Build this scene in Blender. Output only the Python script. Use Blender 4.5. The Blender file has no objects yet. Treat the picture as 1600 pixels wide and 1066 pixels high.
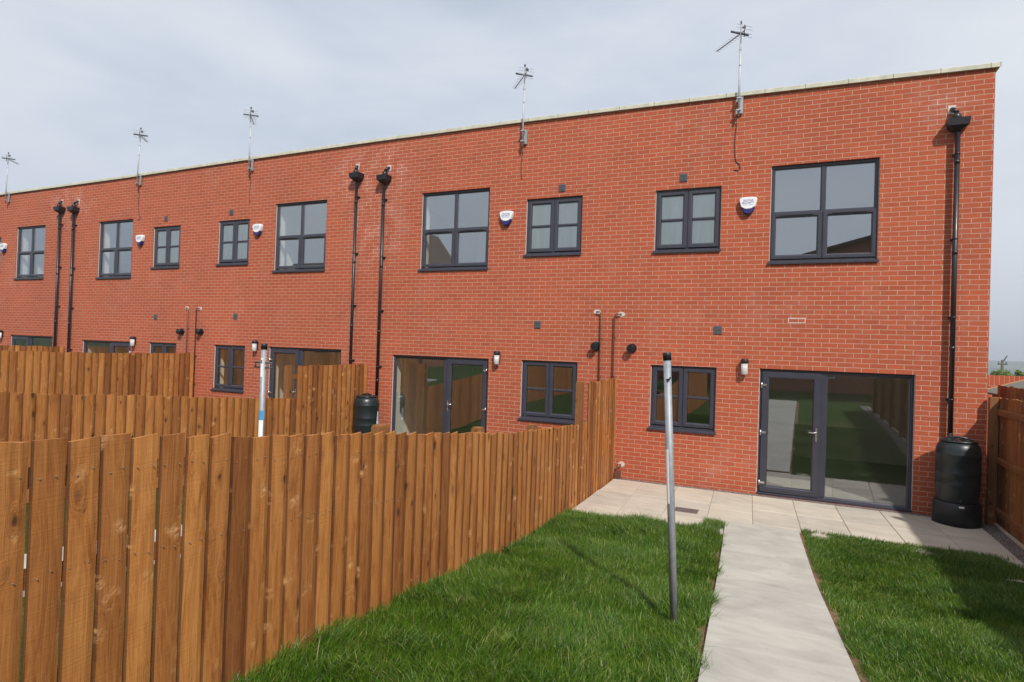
import bpy, bmesh, math, random
import numpy as np
from mathutils import Vector, Matrix
R = math.radians
random.seed(7)
rng = np.random.default_rng(11)
scene = bpy.context.scene
COL = scene.collection

# ------------------------------------------------------------------ helpers
class MB:
    """collects polygons; build() links them as one mesh object"""
    def __init__(s): s.v = []; s.f = []; s.sm = []
    def add(s, vs, fs, smooth=False):
        o = len(s.v); s.v += [tuple(v) for v in vs]
        for f in fs: s.f.append(tuple(i + o for i in f)); s.sm.append(smooth)
        return s
    def box(s, x0, x1, y0, y1, z0, z1, M=None):
        vs = [(x0,y0,z0),(x1,y0,z0),(x1,y1,z0),(x0,y1,z0),(x0,y0,z1),(x1,y0,z1),(x1,y1,z1),(x0,y1,z1)]
        if M is not None: vs = [tuple(M @ Vector(v)) for v in vs]
        return s.add(vs, [(0,3,2,1),(4,5,6,7),(0,1,5,4),(1,2,6,5),(2,3,7,6),(3,0,4,7)])
    def cbox(s, x0, x1, y0, y1, z0, z1, c=.006):
        """box whose front (-y) edges are chamfered by c"""
        vs = [(x0+c,y0,z0+c),(x1-c,y0,z0+c),(x1-c,y0,z1-c),(x0+c,y0,z1-c),
              (x0,y0+c,z0),(x1,y0+c,z0),(x1,y0+c,z1),(x0,y0+c,z1),
              (x0,y1,z0),(x1,y1,z0),(x1,y1,z1),(x0,y1,z1)]
        fs = [(0,1,2,3)]
        for a, b in ((0,4),(4,8)):
            for i in range(4):
                j = (i+1) % 4; fs.append((a+i, b+i, b+j, a+j))
        fs.append((8,11,10,9))
        return s.add(vs, fs)
    def ring(s, x0, x1, z0, z1, prof):
        """mitred rectangular frame in the xz plane: prof = [(inset, y), ...]"""
        vs = []
        for i, y in prof: vs += [(x0+i,y,z0+i),(x1-i,y,z0+i),(x1-i,y,z1-i),(x0+i,y,z1-i)]
        fs = []
        for k in range(len(prof)-1):
            for i in range(4):
                j = (i+1) % 4; fs.append((4*k+i, 4*k+4+i, 4*k+4+j, 4*k+j)[::-1])
        return s.add(vs, fs)
    def tube(s, pts, r, n=12, cap=True, smooth=True):
        pts = [Vector(p) for p in pts]
        rs = r if isinstance(r, (list, tuple)) else [r]*len(pts)
        vs = []; prev = None
        for k, p in enumerate(pts):
            d = (pts[min(k+1, len(pts)-1)] - pts[max(k-1, 0)]).normalized()
            if prev is None:
                a = Vector((0,0,1)) if abs(d.z) < .9 else Vector((1,0,0))
                u = d.cross(a).normalized()
            else:
                u = (prev - d*prev.dot(d)).normalized()
            prev = u; w = d.cross(u)
            for i in range(n):
                t = 2*math.pi*i/n
                vs.append(p + (u*math.cos(t) + w*math.sin(t))*rs[k])
        fs = []
        for k in range(len(pts)-1):
            for i in range(n):
                j = (i+1) % n; fs.append((k*n+i, k*n+j, k*n+n+j, k*n+n+i))
        o = len(s.v); s.add(vs, fs, smooth)
        if cap:
            s.f.append(tuple(o+i for i in range(n))[::-1]); s.sm.append(False)
            s.f.append(tuple(o+(len(pts)-1)*n+i for i in range(n))); s.sm.append(False)
        return s
    def lathe(s, prof, cx=0, cy=0, n=40, smooth=True, caps=True):
        vs = []
        for r, z in prof:
            for i in range(n):
                t = 2*math.pi*i/n; vs.append((cx+r*math.cos(t), cy+r*math.sin(t), z))
        fs = []
        for k in range(len(prof)-1):
            for i in range(n):
                j = (i+1) % n; fs.append((k*n+i, k*n+j, k*n+n+j, k*n+n+i))
        o = len(s.v); s.add(vs, fs, smooth)
        if caps:
            s.f.append(tuple(o+i for i in range(n))[::-1]); s.sm.append(False)
            s.f.append(tuple(o+(len(prof)-1)*n+i for i in range(n))); s.sm.append(False)
        return s
    def build(s, name, mat, parent=None, loc=None):
        me = bpy.data.meshes.new(name)
        me.from_pydata(s.v, [], s.f); me.update()
        me.polygons.foreach_set('use_smooth', s.sm)
        ms = mat if isinstance(mat, (list, tuple)) else [mat]
        for m in ms: me.materials.append(m)
        o = bpy.data.objects.new(name, me); COL.objects.link(o)
        if parent is not None: o.parent = parent
        if loc is not None: o.location = loc
        return o

def tag(o, label=None, cat=None, group=None, kind=None):
    if label: o['label'] = label
    if cat: o['category'] = cat
    if group: o['group'] = group
    if kind: o['kind'] = kind
    return o
def empty(name, loc=(0,0,0), rz=0):
    o = bpy.data.objects.new(name, None); COL.objects.link(o)
    o.location = loc; o.rotation_euler = (0,0,rz); o.empty_display_size = .1
    return o
def copy_tree(o, parent=None):
    c = o.copy(); COL.objects.link(c)
    if parent is not None: c.parent = parent
    for ch in list(o.children): copy_tree(ch, c)
    return c

# ------------------------------------------------------------------ materials
def mat(name):
    m = bpy.data.materials.new(name); m.use_nodes = True
    nt = m.node_tree; b = nt.nodes['Principled BSDF']
    return m, nt, b
def N(nt, t, **kw):
    n = nt.nodes.new(t)
    for k, v in kw.items():
        if hasattr(n, k): setattr(n, k, v)
        else: n.inputs[k].default_value = v
    return n
def L(nt, a, b): nt.links.new(a, b)
def math_(nt, op, a, b=None, c=None, clamp=False):
    n = nt.nodes.new('ShaderNodeMath'); n.operation = op; n.use_clamp = clamp
    for i, x in enumerate((a, b, c)):
        if x is None: continue
        if hasattr(x, 'node'): nt.links.new(x, n.inputs[i])
        else: n.inputs[i].default_value = x
    return n.outputs[0]
def mix(nt, f, a, b, bt='MIX'):
    n = nt.nodes.new('ShaderNodeMix'); n.data_type = 'RGBA'; n.blend_type = bt
    for s, x in ((n.inputs[0], f), (n.inputs[6], a), (n.inputs[7], b)):
        if hasattr(x, 'node'): nt.links.new(x, s)
        elif isinstance(x, (int, float)): s.default_value = x
        else: s.default_value = (*x, 1)
    return n.outputs[2]
def ramp(nt, fac, stops):
    n = nt.nodes.new('ShaderNodeValToRGB'); e = n.color_ramp.elements
    while len(e) > 1: e.remove(e[-1])
    for i, (p, c) in enumerate(stops):
        if i == 0: el = e[0]; el.position = p
        else: el = e.new(p)
        el.color = (c, c, c, 1) if isinstance(c, (int, float)) else (*c, 1)
    nt.links.new(fac, n.inputs[0]); return n.outputs[0]
def noise(nt, vec, scale, detail=3, rough=.55, dist=0):
    n = nt.nodes.new('ShaderNodeTexNoise'); n.inputs['Scale'].default_value = scale
    n.inputs['Detail'].default_value = detail; n.inputs['Roughness'].default_value = rough
    n.inputs['Distortion'].default_value = dist
    if vec is not None: nt.links.new(vec, n.inputs['Vector'])
    return n.outputs['Fac']
def bump(nt, h, strength, dist, bsdf, nrm=None):
    n = nt.nodes.new('ShaderNodeBump'); n.inputs['Strength'].default_value = strength
    n.inputs['Distance'].default_value = dist; nt.links.new(h, n.inputs['Height'])
    if nrm is not None: nt.links.new(nrm, n.inputs['Normal'])
    nt.links.new(n.outputs[0], bsdf.inputs['Normal']); return n.outputs[0]
def plain(name, col, rough=.5, metal=0, spec=.5, nz=0, nscale=20, bmp=0):
    m, nt, b = mat(name)
    b.inputs['Base Color'].default_value = (*col, 1); b.inputs['Roughness'].default_value = rough
    b.inputs['Metallic'].default_value = metal; b.inputs['Specular IOR Level'].default_value = spec
    g = nt.nodes.new('ShaderNodeNewGeometry')
    f = noise(nt, g.outputs['Position'], nscale, 4)
    if nz:
        lo = tuple(c*(1-nz) for c in col); hi = tuple(min(1, c*(1+nz)) for c in col)
        L(nt, ramp(nt, f, [(.3, lo), (.7, hi)]), b.inputs['Base Color'])
    L(nt, ramp(nt, f, [(.3, max(0, rough-.06)), (.7, min(1, rough+.06))]), b.inputs['Roughness'])
    if bmp: bump(nt, f, bmp, .004, b)
    return m

def brick_mat(name='brickwork', c1=(.436,.102,.048), c2=(.376,.088,.043), mortar=(.54,.34,.25), phase=.035, w=.225, h=.075, soldier=False):
    m, nt, b = mat(name)
    g = N(nt, 'ShaderNodeNewGeometry')
    sp = N(nt, 'ShaderNodeSeparateXYZ'); L(nt, g.outputs['Position'], sp.inputs[0])
    sn = N(nt, 'ShaderNodeSeparateXYZ'); L(nt, g.outputs['True Normal'], sn.inputs[0])
    isx = math_(nt, 'GREATER_THAN', math_(nt, 'ABSOLUTE', sn.outputs[0]), .6)
    isz = math_(nt, 'GREATER_THAN', math_(nt, 'ABSOLUTE', sn.outputs[2]), .6)
    mixf = N(nt, 'ShaderNodeMix'); L(nt, isx, mixf.inputs[0]); L(nt, sp.outputs[0], mixf.inputs[2]); L(nt, sp.outputs[1], mixf.inputs[3])
    u = mixf.outputs[0]
    wob = noise(nt, g.outputs['Position'], 9, 2)
    wob2 = noise(nt, g.outputs['Position'], 2.2, 1)
    v = math_(nt, 'ADD', math_(nt, 'ADD', sp.outputs[2], phase), math_(nt, 'MULTIPLY', math_(nt, 'SUBTRACT', wob, .5), .0045))
    v = math_(nt, 'ADD', v, math_(nt, 'MULTIPLY', math_(nt, 'SUBTRACT', wob2, .5), .006))
    wobu = noise(nt, g.outputs['Position'], 14, 2)
    u = math_(nt, 'ADD', u, math_(nt, 'MULTIPLY', math_(nt, 'SUBTRACT', wobu, .5), .012))
    cx = N(nt, 'ShaderNodeCombineXYZ'); L(nt, u, cx.inputs[0]); L(nt, v, cx.inputs[1])
    bt = N(nt, 'ShaderNodeTexBrick'); bt.offset = .5; bt.squash = 1
    L(nt, cx.outputs[0], bt.inputs['Vector'])
    for k, x in (('Scale',1),('Mortar Size',.0046),('Mortar Smooth',.12),('Bias',-.1),('Brick Width',w),('Row Height',h)):
        bt.inputs[k].default_value = x
    bt.inputs['Color1'].default_value = (0,0,0,1); bt.inputs['Color2'].default_value = (1,1,1,1); bt.inputs['Mortar'].default_value = (.5,.5,.5,1)
    # a second identity per brick
    base = ramp(nt, bt.outputs['Color'], [(0, c1), (.35, tuple(x*.93 for x in c1)), (.62, tuple((x+y)/2 for x, y in zip(c1, c2))), (.86, c2), (1, tuple(x*.90 for x in c2))])
    grain = noise(nt, g.outputs['Position'], 160, 4, .7)
    fine = noise(nt, g.outputs['Position'], 26, 4, .6)
    base = mix(nt, 1, base, ramp(nt, grain, [(.25, .82), (.75, 1.16)]), 'MULTIPLY')
    base = mix(nt, 1, base, ramp(nt, fine, [(.3, .90), (.7, 1.08)]), 'MULTIPLY')
    big = noise(nt, g.outputs['Position'], .55, 4, .6)
    base = mix(nt, 1, base, ramp(nt, big, [(.3, (.90,.90,.93)), (.7, (1.07,1.06,1.03))]), 'MULTIPLY')
    # salt bloom left by the rain: pale grey patches
    e1 = noise(nt, g.outputs['Position'], .9, 6, .68)
    e2 = noise(nt, g.outputs['Position'], 7, 3, .6)
    eff = math_(nt, 'MULTIPLY', ramp(nt, e1, [(.54, 0.0), (.74, .22)]), ramp(nt, e2, [(.35, 0.2), (.65, 1.0)]))
    base = mix(nt, eff, base, (.62,.42,.36))
    # bloom and pale smears under the rainwater outlets
    bl = None
    for (bx, bz, sx, sz) in ((-5.5,5.95,1.5,.85), (-16.3,5.95,1.3,.75), (5.0,6.0,.45,.4), (-5.4,4.75,.9,1.1)):
        ex = math_(nt, 'POWER', math_(nt, 'DIVIDE', math_(nt, 'SUBTRACT', sp.outputs[0], bx), sx), 2.0)
        ez = math_(nt, 'POWER', math_(nt, 'DIVIDE', math_(nt, 'SUBTRACT', sp.outputs[2], bz), sz), 2.0)
        q_ = math_(nt, 'SUBTRACT', 1.0, math_(nt, 'SQRT', math_(nt, 'ADD', ex, ez)), clamp=True)
        bl = q_ if bl is None else math_(nt, 'MAXIMUM', bl, q_)
    nb = ramp(nt, noise(nt, g.outputs['Position'], 3.3, 5, .65), [(.44, 0.0), (.60, 1.0)])
    blm = math_(nt, 'MULTIPLY', ramp(nt, bl, [(0, 0.0), (.5, 1.0)]), nb)
    base = mix(nt, math_(nt, 'MULTIPLY', blm, .13), base, (.66,.45,.38))
    edge = math_(nt, 'MULTIPLY', blm, ramp(nt, bt.outputs['Fac'], [(0, 0.0), (.05, 1.0)]))
    mo = mix(nt, 1, mortar, ramp(nt, noise(nt, g.outputs['Position'], 5, 4, .6), [(.3, .78), (.7, 1.12)]), 'MULTIPLY')
    fac = ramp(nt, bt.outputs['Fac'], [(.0, 0.0), (.9, 1.0)])
    mo = mix(nt, math_(nt, 'MULTIPLY', blm, .5), mo, (.85,.72,.64))
    col = mix(nt, fac, base, mo)
    L(nt, col, b.inputs['Base Color'])
    b.inputs['Roughness'].default_value = .86; b.inputs['Specular IOR Level'].default_value = .25
    hgt = math_(nt, 'ADD', math_(nt, 'MULTIPLY', bt.outputs['Fac'], -1.0), math_(nt, 'MULTIPLY', grain, .35))
    bump(nt, hgt, .75, .004, b)
    return m

def wood_mat(name, axis='z', lo=(.15,.046,.011), mid=(.350,.126,.029), hi=(.54,.25,.076), dark=(.060,.022,.010)):
    m, nt, b = mat(name)
    g = N(nt, 'ShaderNodeNewGeometry'); rnd = g.outputs['Random Per Island']
    off = N(nt, 'ShaderNodeCombineXYZ')
    L(nt, math_(nt, 'MULTIPLY', rnd, 37.0), off.inputs[0]); L(nt, math_(nt, 'MULTIPLY', rnd, 91.0), off.inputs[1]); L(nt, math_(nt, 'MULTIPLY', rnd, 53.0), off.inputs[2])
    va = N(nt, 'ShaderNodeVectorMath', operation='ADD'); L(nt, g.outputs['Position'], va.inputs[0]); L(nt, off.outputs[0], va.inputs[1])
    def scaled(sa, sl):
        s = N(nt, 'ShaderNodeVectorMath', operation='MULTIPLY'); L(nt, va.outputs[0], s.inputs[0])
        s.inputs[1].default_value = {'z': (sa,sa,sl), 'y': (sa,sl,sa), 'x': (sl,sa,sa)}[axis]; return s.outputs[0]
    # knots: scattered dark ellipses that also bend the grain
    kv = N(nt, 'ShaderNodeTexVoronoi'); kv.inputs['Scale'].default_value = 1; L(nt, scaled(7.5, 3.6), kv.inputs['Vector'])
    kw = N(nt, 'ShaderNodeVectorMath', operation='MULTIPLY_ADD'); L(nt, scaled(7.5, 3.6), kw.inputs[2])
    kno = N(nt, 'ShaderNodeTexNoise'); kno.inputs['Scale'].default_value = 2.5; kno.inputs['Detail'].default_value = 3; L(nt, scaled(6.5, 4.5), kno.inputs['Vector'])
    L(nt, kno.outputs['Color'], kw.inputs[0]); kw.inputs[1].default_value = (.16,.16,.16); L(nt, kw.outputs[0], kv.inputs['Vector'])
    kd = kv.outputs['Distance']
    k2 = N(nt, 'ShaderNodeTexVoronoi'); k2.inputs['Scale'].default_value = 1
    kw2 = N(nt, 'ShaderNodeVectorMath', operation='MULTIPLY_ADD'); L(nt, scaled(5.0, 5.6), kw2.inputs[2]); L(nt, kno.outputs['Color'], kw2.inputs[0]); kw2.inputs[1].default_value = (.5,.5,.5); L(nt, kw2.outputs[0], k2.inputs['Vector'])
    s2 = N(nt, 'ShaderNodeSeparateColor'); L(nt, k2.outputs['Color'], s2.inputs[0])
    scar = math_(nt, 'MULTIPLY', ramp(nt, k2.outputs['Distance'], [(.10, 1.0), (.30, 0.0)]), math_(nt, 'GREATER_THAN', s2.outputs[0], .40))
    ksel = N(nt, 'ShaderNodeSeparateColor'); L(nt, kv.outputs['Color'], ksel.inputs[0])
    has = math_(nt, 'GREATER_THAN', ksel.outputs[0], .12)
    rad = math_(nt, 'ADD', math_(nt, 'MULTIPLY', ksel.outputs[1], .13), .055)
    kn = math_(nt, 'DIVIDE', kd, rad)
    knot = math_(nt, 'MULTIPLY', ramp(nt, kn, [(.55, 1.0), (1.0, 0.0)]), has)
    halo = math_(nt, 'MULTIPLY', ramp(nt, math_(nt, 'MULTIPLY', kn, .4), [(.3, 1.0), (.95, 0.0)]), has)
    # grain
    warp = noise(nt, scaled(5, 1.1), 1, 2)
    gv = N(nt, 'ShaderNodeVectorMath', operation='MULTIPLY_ADD'); L(nt, scaled(48, 1.4), gv.inputs[0]); gv.inputs[1].default_value = (1,1,1)
    cc = N(nt, 'ShaderNodeCombineXYZ')
    wv = math_(nt, 'ADD', math_(nt, 'MULTIPLY', warp, 9.0), math_(nt, 'MULTIPLY', halo, 3.0))
    for i in range(3): L(nt, wv, cc.inputs[i])
    L(nt, cc.outputs[0], gv.inputs[2])
    gr = noise(nt, gv.outputs[0], 1, 4, .6)
    g2 = noise(nt, scaled(240, 5), 1, 2, .6)
    blot = noise(nt, scaled(7, 1.6), 1, 3, .6)
    base = ramp(nt, gr, [(.28, tuple(.75*a+.25*c for a, c in zip(lo, mid))), (.48, mid), (.70, tuple(.5*a+.5*c for a, c in zip(hi, mid)))])
    base = mix(nt, ramp(nt, blot, [(.35, 0.0), (.75, .5)]), base, hi)
    base = mix(nt, ramp(nt, blot, [(.18, .55), (.42, 0.0)]), base, lo)
    base = mix(nt, 1, base, ramp(nt, g2, [(.3, .86), (.7, 1.1)]), 'MULTIPLY')
    wn = N(nt, 'ShaderNodeTexWhiteNoise'); wn.noise_dimensions = '1D'; L(nt, math_(nt, 'MULTIPLY', rnd, 733.0), wn.inputs['W'])
    tint = ramp(nt, wn.outputs['Value'], [(0, (.58,.52,.52)), (.18, (.78,.73,.71)), (.4, (.94,.92,.90)), (.75, (1.06,1.06,1.02)), (1, (1.22,1.28,1.30))])
    base = mix(nt, 1, base, tint, 'MULTIPLY')
    base = mix(nt, math_(nt, 'MULTIPLY', halo, .40), base, tuple(x*1.15 for x in lo))
    sc2 = math_(nt, 'MULTIPLY', scar, ramp(nt, noise(nt, scaled(16, 22), 1, 4, .65), [(.42, 0.0), (.62, 1.0)]))
    base = mix(nt, math_(nt, 'MULTIPLY', sc2, .75), base, (.66,.38,.17))
    base = mix(nt, math_(nt, 'MULTIPLY', knot, .9), base, dark)
    L(nt, base, b.inputs['Base Color'])
    b.inputs['Roughness'].default_value = .72; b.inputs['Specular IOR Level'].default_value = .3
    saw = noise(nt, scaled(3, 160), 1, 2, .5)
    h = math_(nt, 'ADD', math_(nt, 'MULTIPLY', gr, .8), math_(nt, 'MULTIPLY', g2, .3))
    h = math_(nt, 'ADD', h, math_(nt, 'MULTIPLY', saw, .35))
    h = math_(nt, 'ADD', h, math_(nt, 'MULTIPLY', halo, .6)); h = math_(nt, 'ADD', h, math_(nt, 'MULTIPLY', sc2, -.7))
    bump(nt, h, .8, .005, b)
    return m

def glass_mat(name='window_glass', f0=.175, tint=(.98,.985,.975)):
    m = bpy.data.materials.new(name); m.use_nodes = True; nt = m.node_tree; nt.nodes.clear()
    o = N(nt, 'ShaderNodeOutputMaterial'); mx = N(nt, 'ShaderNodeMixShader')
    t = N(nt, 'ShaderNodeBsdfTransparent'); t.inputs[0].default_value = (*tint, 1)
    gl = N(nt, 'ShaderNodeBsdfGlossy'); gl.inputs['Roughness'].default_value = 0.0
    gl.inputs['Color'].default_value = (.90,.95,1,1)
    lw = N(nt, 'ShaderNodeLayerWeight'); lw.inputs['Blend'].default_value = .5
    p5 = math_(nt, 'POWER', lw.outputs['Facing'], 4.0)
    fr = math_(nt, 'ADD', math_(nt, 'MULTIPLY', p5, 1-f0), f0)
    L(nt, fr, mx.inputs[0])
    L(nt, t.outputs[0], mx.inputs[1]); L(nt, gl.outputs[0], mx.inputs[2])
    L(nt, mx.outputs[0], o.inputs[0]); return m

M = {}
M['brick'] = brick_mat()
M['fence_wood'] = wood_mat('fence_wood')
M['post_wood'] = wood_mat('post_wood', lo=(.15,.06,.02), mid=(.32,.14,.045), hi=(.44,.22,.08))
M['fence_shade'] = wood_mat('shade_darkened_fence_wood', lo=(.09,.028,.008), mid=(.23,.080,.021), hi=(.34,.14,.042))  # fence wood darkened in colour for the shade on the right-hand fences
M['edge_shade'] = wood_mat('shaded_board_edge', lo=(.05,.018,.006), mid=(.12,.043,.013), hi=(.19,.08,.026), dark=(.04,.015,.007))  # shade of the seams between boards, painted on their edge faces
M['rail_wood'] = wood_mat('rail_wood', axis='y', lo=(.14,.05,.016), mid=(.30,.115,.036), hi=(.40,.18,.06))
M['coping'] = plain('cast_stone', (.54,.53,.43), .85, spec=.2, nz=.14, nscale=9, bmp=.3)
M['mortar'] = plain('coping_joint', (.28,.24,.17), .9)
M['frame'] = plain('anthracite_frame', (.043,.043,.060), .36, spec=.5, nz=.05, nscale=6)
M['gasket'] = plain('black_gasket', (.01,.01,.013), .5)
M['mastic'] = plain('pale_mastic', (.62,.56,.52), .8)
M['glass'] = glass_mat()
M['black'] = plain('black_plastic', (.012,.011,.015), .36, spec=.5)
M['glass_up'] = glass_mat('upper_window_glass', f0=.25)
M['vent'] = plain('grey_vent_plastic', (.085,.088,.10), .5)
M['chrome'] = plain('brushed_steel', (.72,.71,.70), .28, metal=1)
M['galv'] = plain('galvanised_steel', (.30,.32,.345), .55, metal=.35, nz=.14, nscale=26, bmp=.08)
M['alu'] = plain('aluminium', (.42,.43,.45), .5, metal=.5, nz=.08)
M['copper'] = plain('dull_copper_pipe', (.19,.08,.055), .45, metal=.4, nz=.2, nscale=12)
M['cable'] = plain('dark_cable', (.07,.03,.025), .6)
M['dkmetal'] = plain('dark_aerial_plastic', (.05,.055,.065), .5)
M['butt'] = plain('water_butt_plastic', (.013,.019,.021), .34, spec=.5, nz=.08, nscale=5)
M['white'] = plain('white_plastic', (.80,.81,.82), .35)
M['blue'] = plain('dark_blue_plastic', (.022,.022,.15), .3)
M['textblue'] = plain('navy_lettering', (.07,.09,.28), .5)
M['textpale'] = plain('pale_blue_lettering', (.35,.42,.60), .5)
M['nail'] = plain('nail_heads', (.30,.25,.20), .5, metal=.3)
M['label'] = plain('white_label', (.82,.83,.84), .5)
M['labelblue'] = plain('cyan_label', (.05,.30,.60), .45)
M['plaster'] = plain('cream_plaster', (.84,.83,.72), .9, nz=.03, nscale=3)
M['ceiling'] = plain('white_ceiling', (.8,.8,.78), .9)
M['carpet'] = plain('grey_floor', (.30,.29,.26), .9, nz=.15, nscale=30)
M['lintel'] = plain('roof_felt', (.12,.12,.12), .9, nz=.2)
M['patch'] = plain('mortar_patch', (.60,.52,.48), .9, nz=.15, nscale=60, bmp=.4)

def frosted():
    m, nt, b = mat('obscure_glass')
    b.inputs['Base Color'].default_value = (.26,.32,.34,1); b.inputs['Roughness'].default_value = .22
    b.inputs['Specular IOR Level'].default_value = .9; b.inputs['Coat Weight'].default_value = 1; b.inputs['Coat Roughness'].default_value = .05
    b.inputs['Coat IOR'].default_value = 1.75
    g = N(nt, 'ShaderNodeNewGeometry')
    f = noise(nt, g.outputs['Position'], 55, 3, .6, 1.5); bump(nt, f, .35, .003, b)
    s = N(nt, 'ShaderNodeVectorMath', operation='MULTIPLY'); L(nt, g.outputs['Position'], s.inputs[0]); s.inputs[1].default_value = (9,9,1.2)
    f2 = noise(nt, s.outputs[0], 1, 2)
    L(nt, ramp(nt, f2, [(.3, (.135,.175,.19)), (.7, (.17,.21,.225))]), b.inputs['Base Color'])
    return m
M['frosted'] = frosted()

def lamp_glass():
    m, nt, b = mat('ribbed_lamp_glass')
    b.inputs['Base Color'].default_value = (.80,.80,.78,1); b.inputs['Roughness'].default_value = .12
    b.inputs['Specular IOR Level'].default_value = .8
    g = N(nt, 'ShaderNodeNewGeometry')
    w = N(nt, 'ShaderNodeTexWave'); w.inputs['Scale'].default_value = 28; w.bands_direction = 'X'; L(nt, g.outputs['Position'], w.inputs['Vector'])
    L(nt, ramp(nt, w.outputs['Fac'], [(.2, (.30,.30,.30)), (.8, (.72,.72,.70))]), b.inputs['Base Color'])
    bump(nt, w.outputs['Fac'], .6, .004, b)
    return m
M['lampglass'] = lamp_glass()

def concrete_mat(name, base, var, rot=0, streak=True, scale=1.0):
    m, nt, b = mat(name)
    g = N(nt, 'ShaderNodeNewGeometry'); rnd = g.outputs['Random Per Island']
    mp = N(nt, 'ShaderNodeMapping'); L(nt, g.outputs['Position'], mp.inputs[0]); mp.inputs['Rotation'].default_value = (0,0,rot)
    off = N(nt, 'ShaderNodeCombineXYZ'); L(nt, math_(nt, 'MULTIPLY', rnd, 31.0), off.inputs[0]); L(nt, math_(nt, 'MULTIPLY', rnd, 17.0), off.inputs[1])
    va = N(nt, 'ShaderNodeVectorMath', operation='ADD'); L(nt, mp.outputs[0], va.inputs[0]); L(nt, off.outputs[0], va.inputs[1])
    a = noise(nt, va.outputs[0], 1.3*scale, 5, .62, .6)
    s = N(nt, 'ShaderNodeVectorMath', operation='MULTIPLY'); L(nt, va.outputs[0], s.inputs[0]); s.inputs[1].default_value = (1.6, 4.5, 1)
    c = noise(nt, s.outputs[0], 1.0, 5, .62, .8)
    fine = noise(nt, g.outputs['Position'], 190, 3, .7)
    col = ramp(nt, a, [(.28, tuple(x*(1-var) for x in base)), (.5, base), (.74, tuple(min(1, x*(1+var*.7)) for x in base))])
    if streak: col = mix(nt, 1, col, ramp(nt, c, [(.30, .84), (.52, 1.0), (.72, 1.10)]), 'MULTIPLY')
    col = mix(nt, 1, col, ramp(nt, fine, [(.3, .92), (.7, 1.06)]), 'MULTIPLY')
    spots = noise(nt, g.outputs['Position'], 34, 2, .4)
    col = mix(nt, ramp(nt, spots, [(.735, 0.0), (.77, .65)]), col, tuple(x*.35 for x in base))
    wn = N(nt, 'ShaderNodeTexWhiteNoise'); wn.noise_dimensions = '1D'; L(nt, math_(nt, 'MULTIPLY', rnd, 311.0), wn.inputs['W'])
    col = mix(nt, 1, col, ramp(nt, wn.outputs['Value'], [(0, (.90,.90,.91)), (1, (1.05,1.04,1.02))]), 'MULTIPLY')
    L(nt, col, b.inputs['Base Color'])
    b.inputs['Roughness'].default_value = .82; b.inputs['Specular IOR Level'].default_value = .3
    h = math_(nt, 'ADD', math_(nt, 'MULTIPLY', fine, .3), c)
    bump(nt, h, .35, .004, b)
    return m
M['slab'] = concrete_mat('pale_sandstone_paving', (.51,.465,.39), .10, rot=.2)
M['path'] = concrete_mat('brushed_concrete', (.43,.415,.375), .20, rot=.05)
M['gravel'] = None
def gravel_mat():
    m, nt, b = mat('gravel_stones')
    g = N(nt, 'ShaderNodeNewGeometry')
    v = N(nt, 'ShaderNodeTexVoronoi'); v.inputs['Scale'].default_value = 75; L(nt, g.outputs['Position'], v.inputs['Vector'])
    s = N(nt, 'ShaderNodeSeparateColor'); L(nt, v.outputs['Color'], s.inputs[0])
    c = ramp(nt, s.outputs[0], [(0, (.10,.08,.085)), (.5, (.28,.22,.20)), (1, (.55,.47,.42))])
    c = mix(nt, ramp(nt, v.outputs['Distance'], [(.35, 0.0), (.7, .8)]), c, (.05,.04,.04))
    L(nt, c, b.inputs['Base Color']); b.inputs['Roughness'].default_value = .85
    bump(nt, math_(nt, 'MULTIPLY', v.outputs['Distance'], -1), 1, .012, b)
    return m
M['gravel'] = gravel_mat()
def soil_mat():
    m, nt, b = mat('garden_soil')
    g = N(nt, 'ShaderNodeNewGeometry')
    a = noise(nt, g.outputs['Position'], 22, 5, .7); c = noise(nt, g.outputs['Position'], 1.1, 4, .6)
    soil = ramp(nt, a, [(.3, (.10,.055,.028)), (.6, (.26,.155,.085)), (.8, (.36,.24,.15))])
    green = ramp(nt, a, [(.3, (.018,.045,.006)), (.7, (.06,.12,.018))])
    col = mix(nt, ramp(nt, c, [(.33, .55), (.5, 1.0)]), soil, green)
    L(nt, col, b.inputs['Base Color']); b.inputs['Roughness'].default_value = .95; b.inputs['Specular IOR Level'].default_value = .1
    bump(nt, a, 1, .02, b); return m
M['soil'] = soil_mat()
def baresoil_mat():
    m, nt, b = mat('bare_soil')
    g = N(nt, 'ShaderNodeNewGeometry'); a = noise(nt, g.outputs['Position'], 40, 5, .7)
    L(nt, ramp(nt, a, [(.3, (.10,.055,.028)), (.6, (.27,.16,.09)), (.8, (.40,.27,.17))]), b.inputs['Base Color'])
    b.inputs['Roughness'].default_value = .95; bump(nt, a, 1, .02, b); return m
M['baresoil'] = baresoil_mat()
def grass_mat():
    m, nt, b = mat('grass_blades')
    g = N(nt, 'ShaderNodeNewGeometry'); rnd = g.outputs['Random Per Island']
    big = noise(nt, g.outputs['Position'], 2.6, 3, .6)
    c = ramp(nt, rnd, [(0, (.042,.104,.007)), (.5, (.072,.165,.011)), (.84, (.112,.215,.020)), (.95, (.20,.27,.06)), (1, (.34,.30,.13))])
    c = mix(nt, 1, c, ramp(nt, big, [(.3, (.70,.80,.7)), (.7, (1.42,1.22,1.2))]), 'MULTIPLY')
    L(nt, c, b.inputs['Base Color']); b.inputs['Roughness'].default_value = .42; b.inputs['Specular IOR Level'].default_value = .42
    tr = N(nt, 'ShaderNodeBsdfTranslucent'); L(nt, c, tr.inputs[0])
    mx = N(nt, 'ShaderNodeMixShader'); mx.inputs[0].default_value = .28
    o = nt.nodes['Material Output']; L(nt, b.outputs[0], mx.inputs[1]); L(nt, tr.outputs[0], mx.inputs[2]); L(nt, mx.outputs[0], o.inputs[0])
    return m
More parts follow.
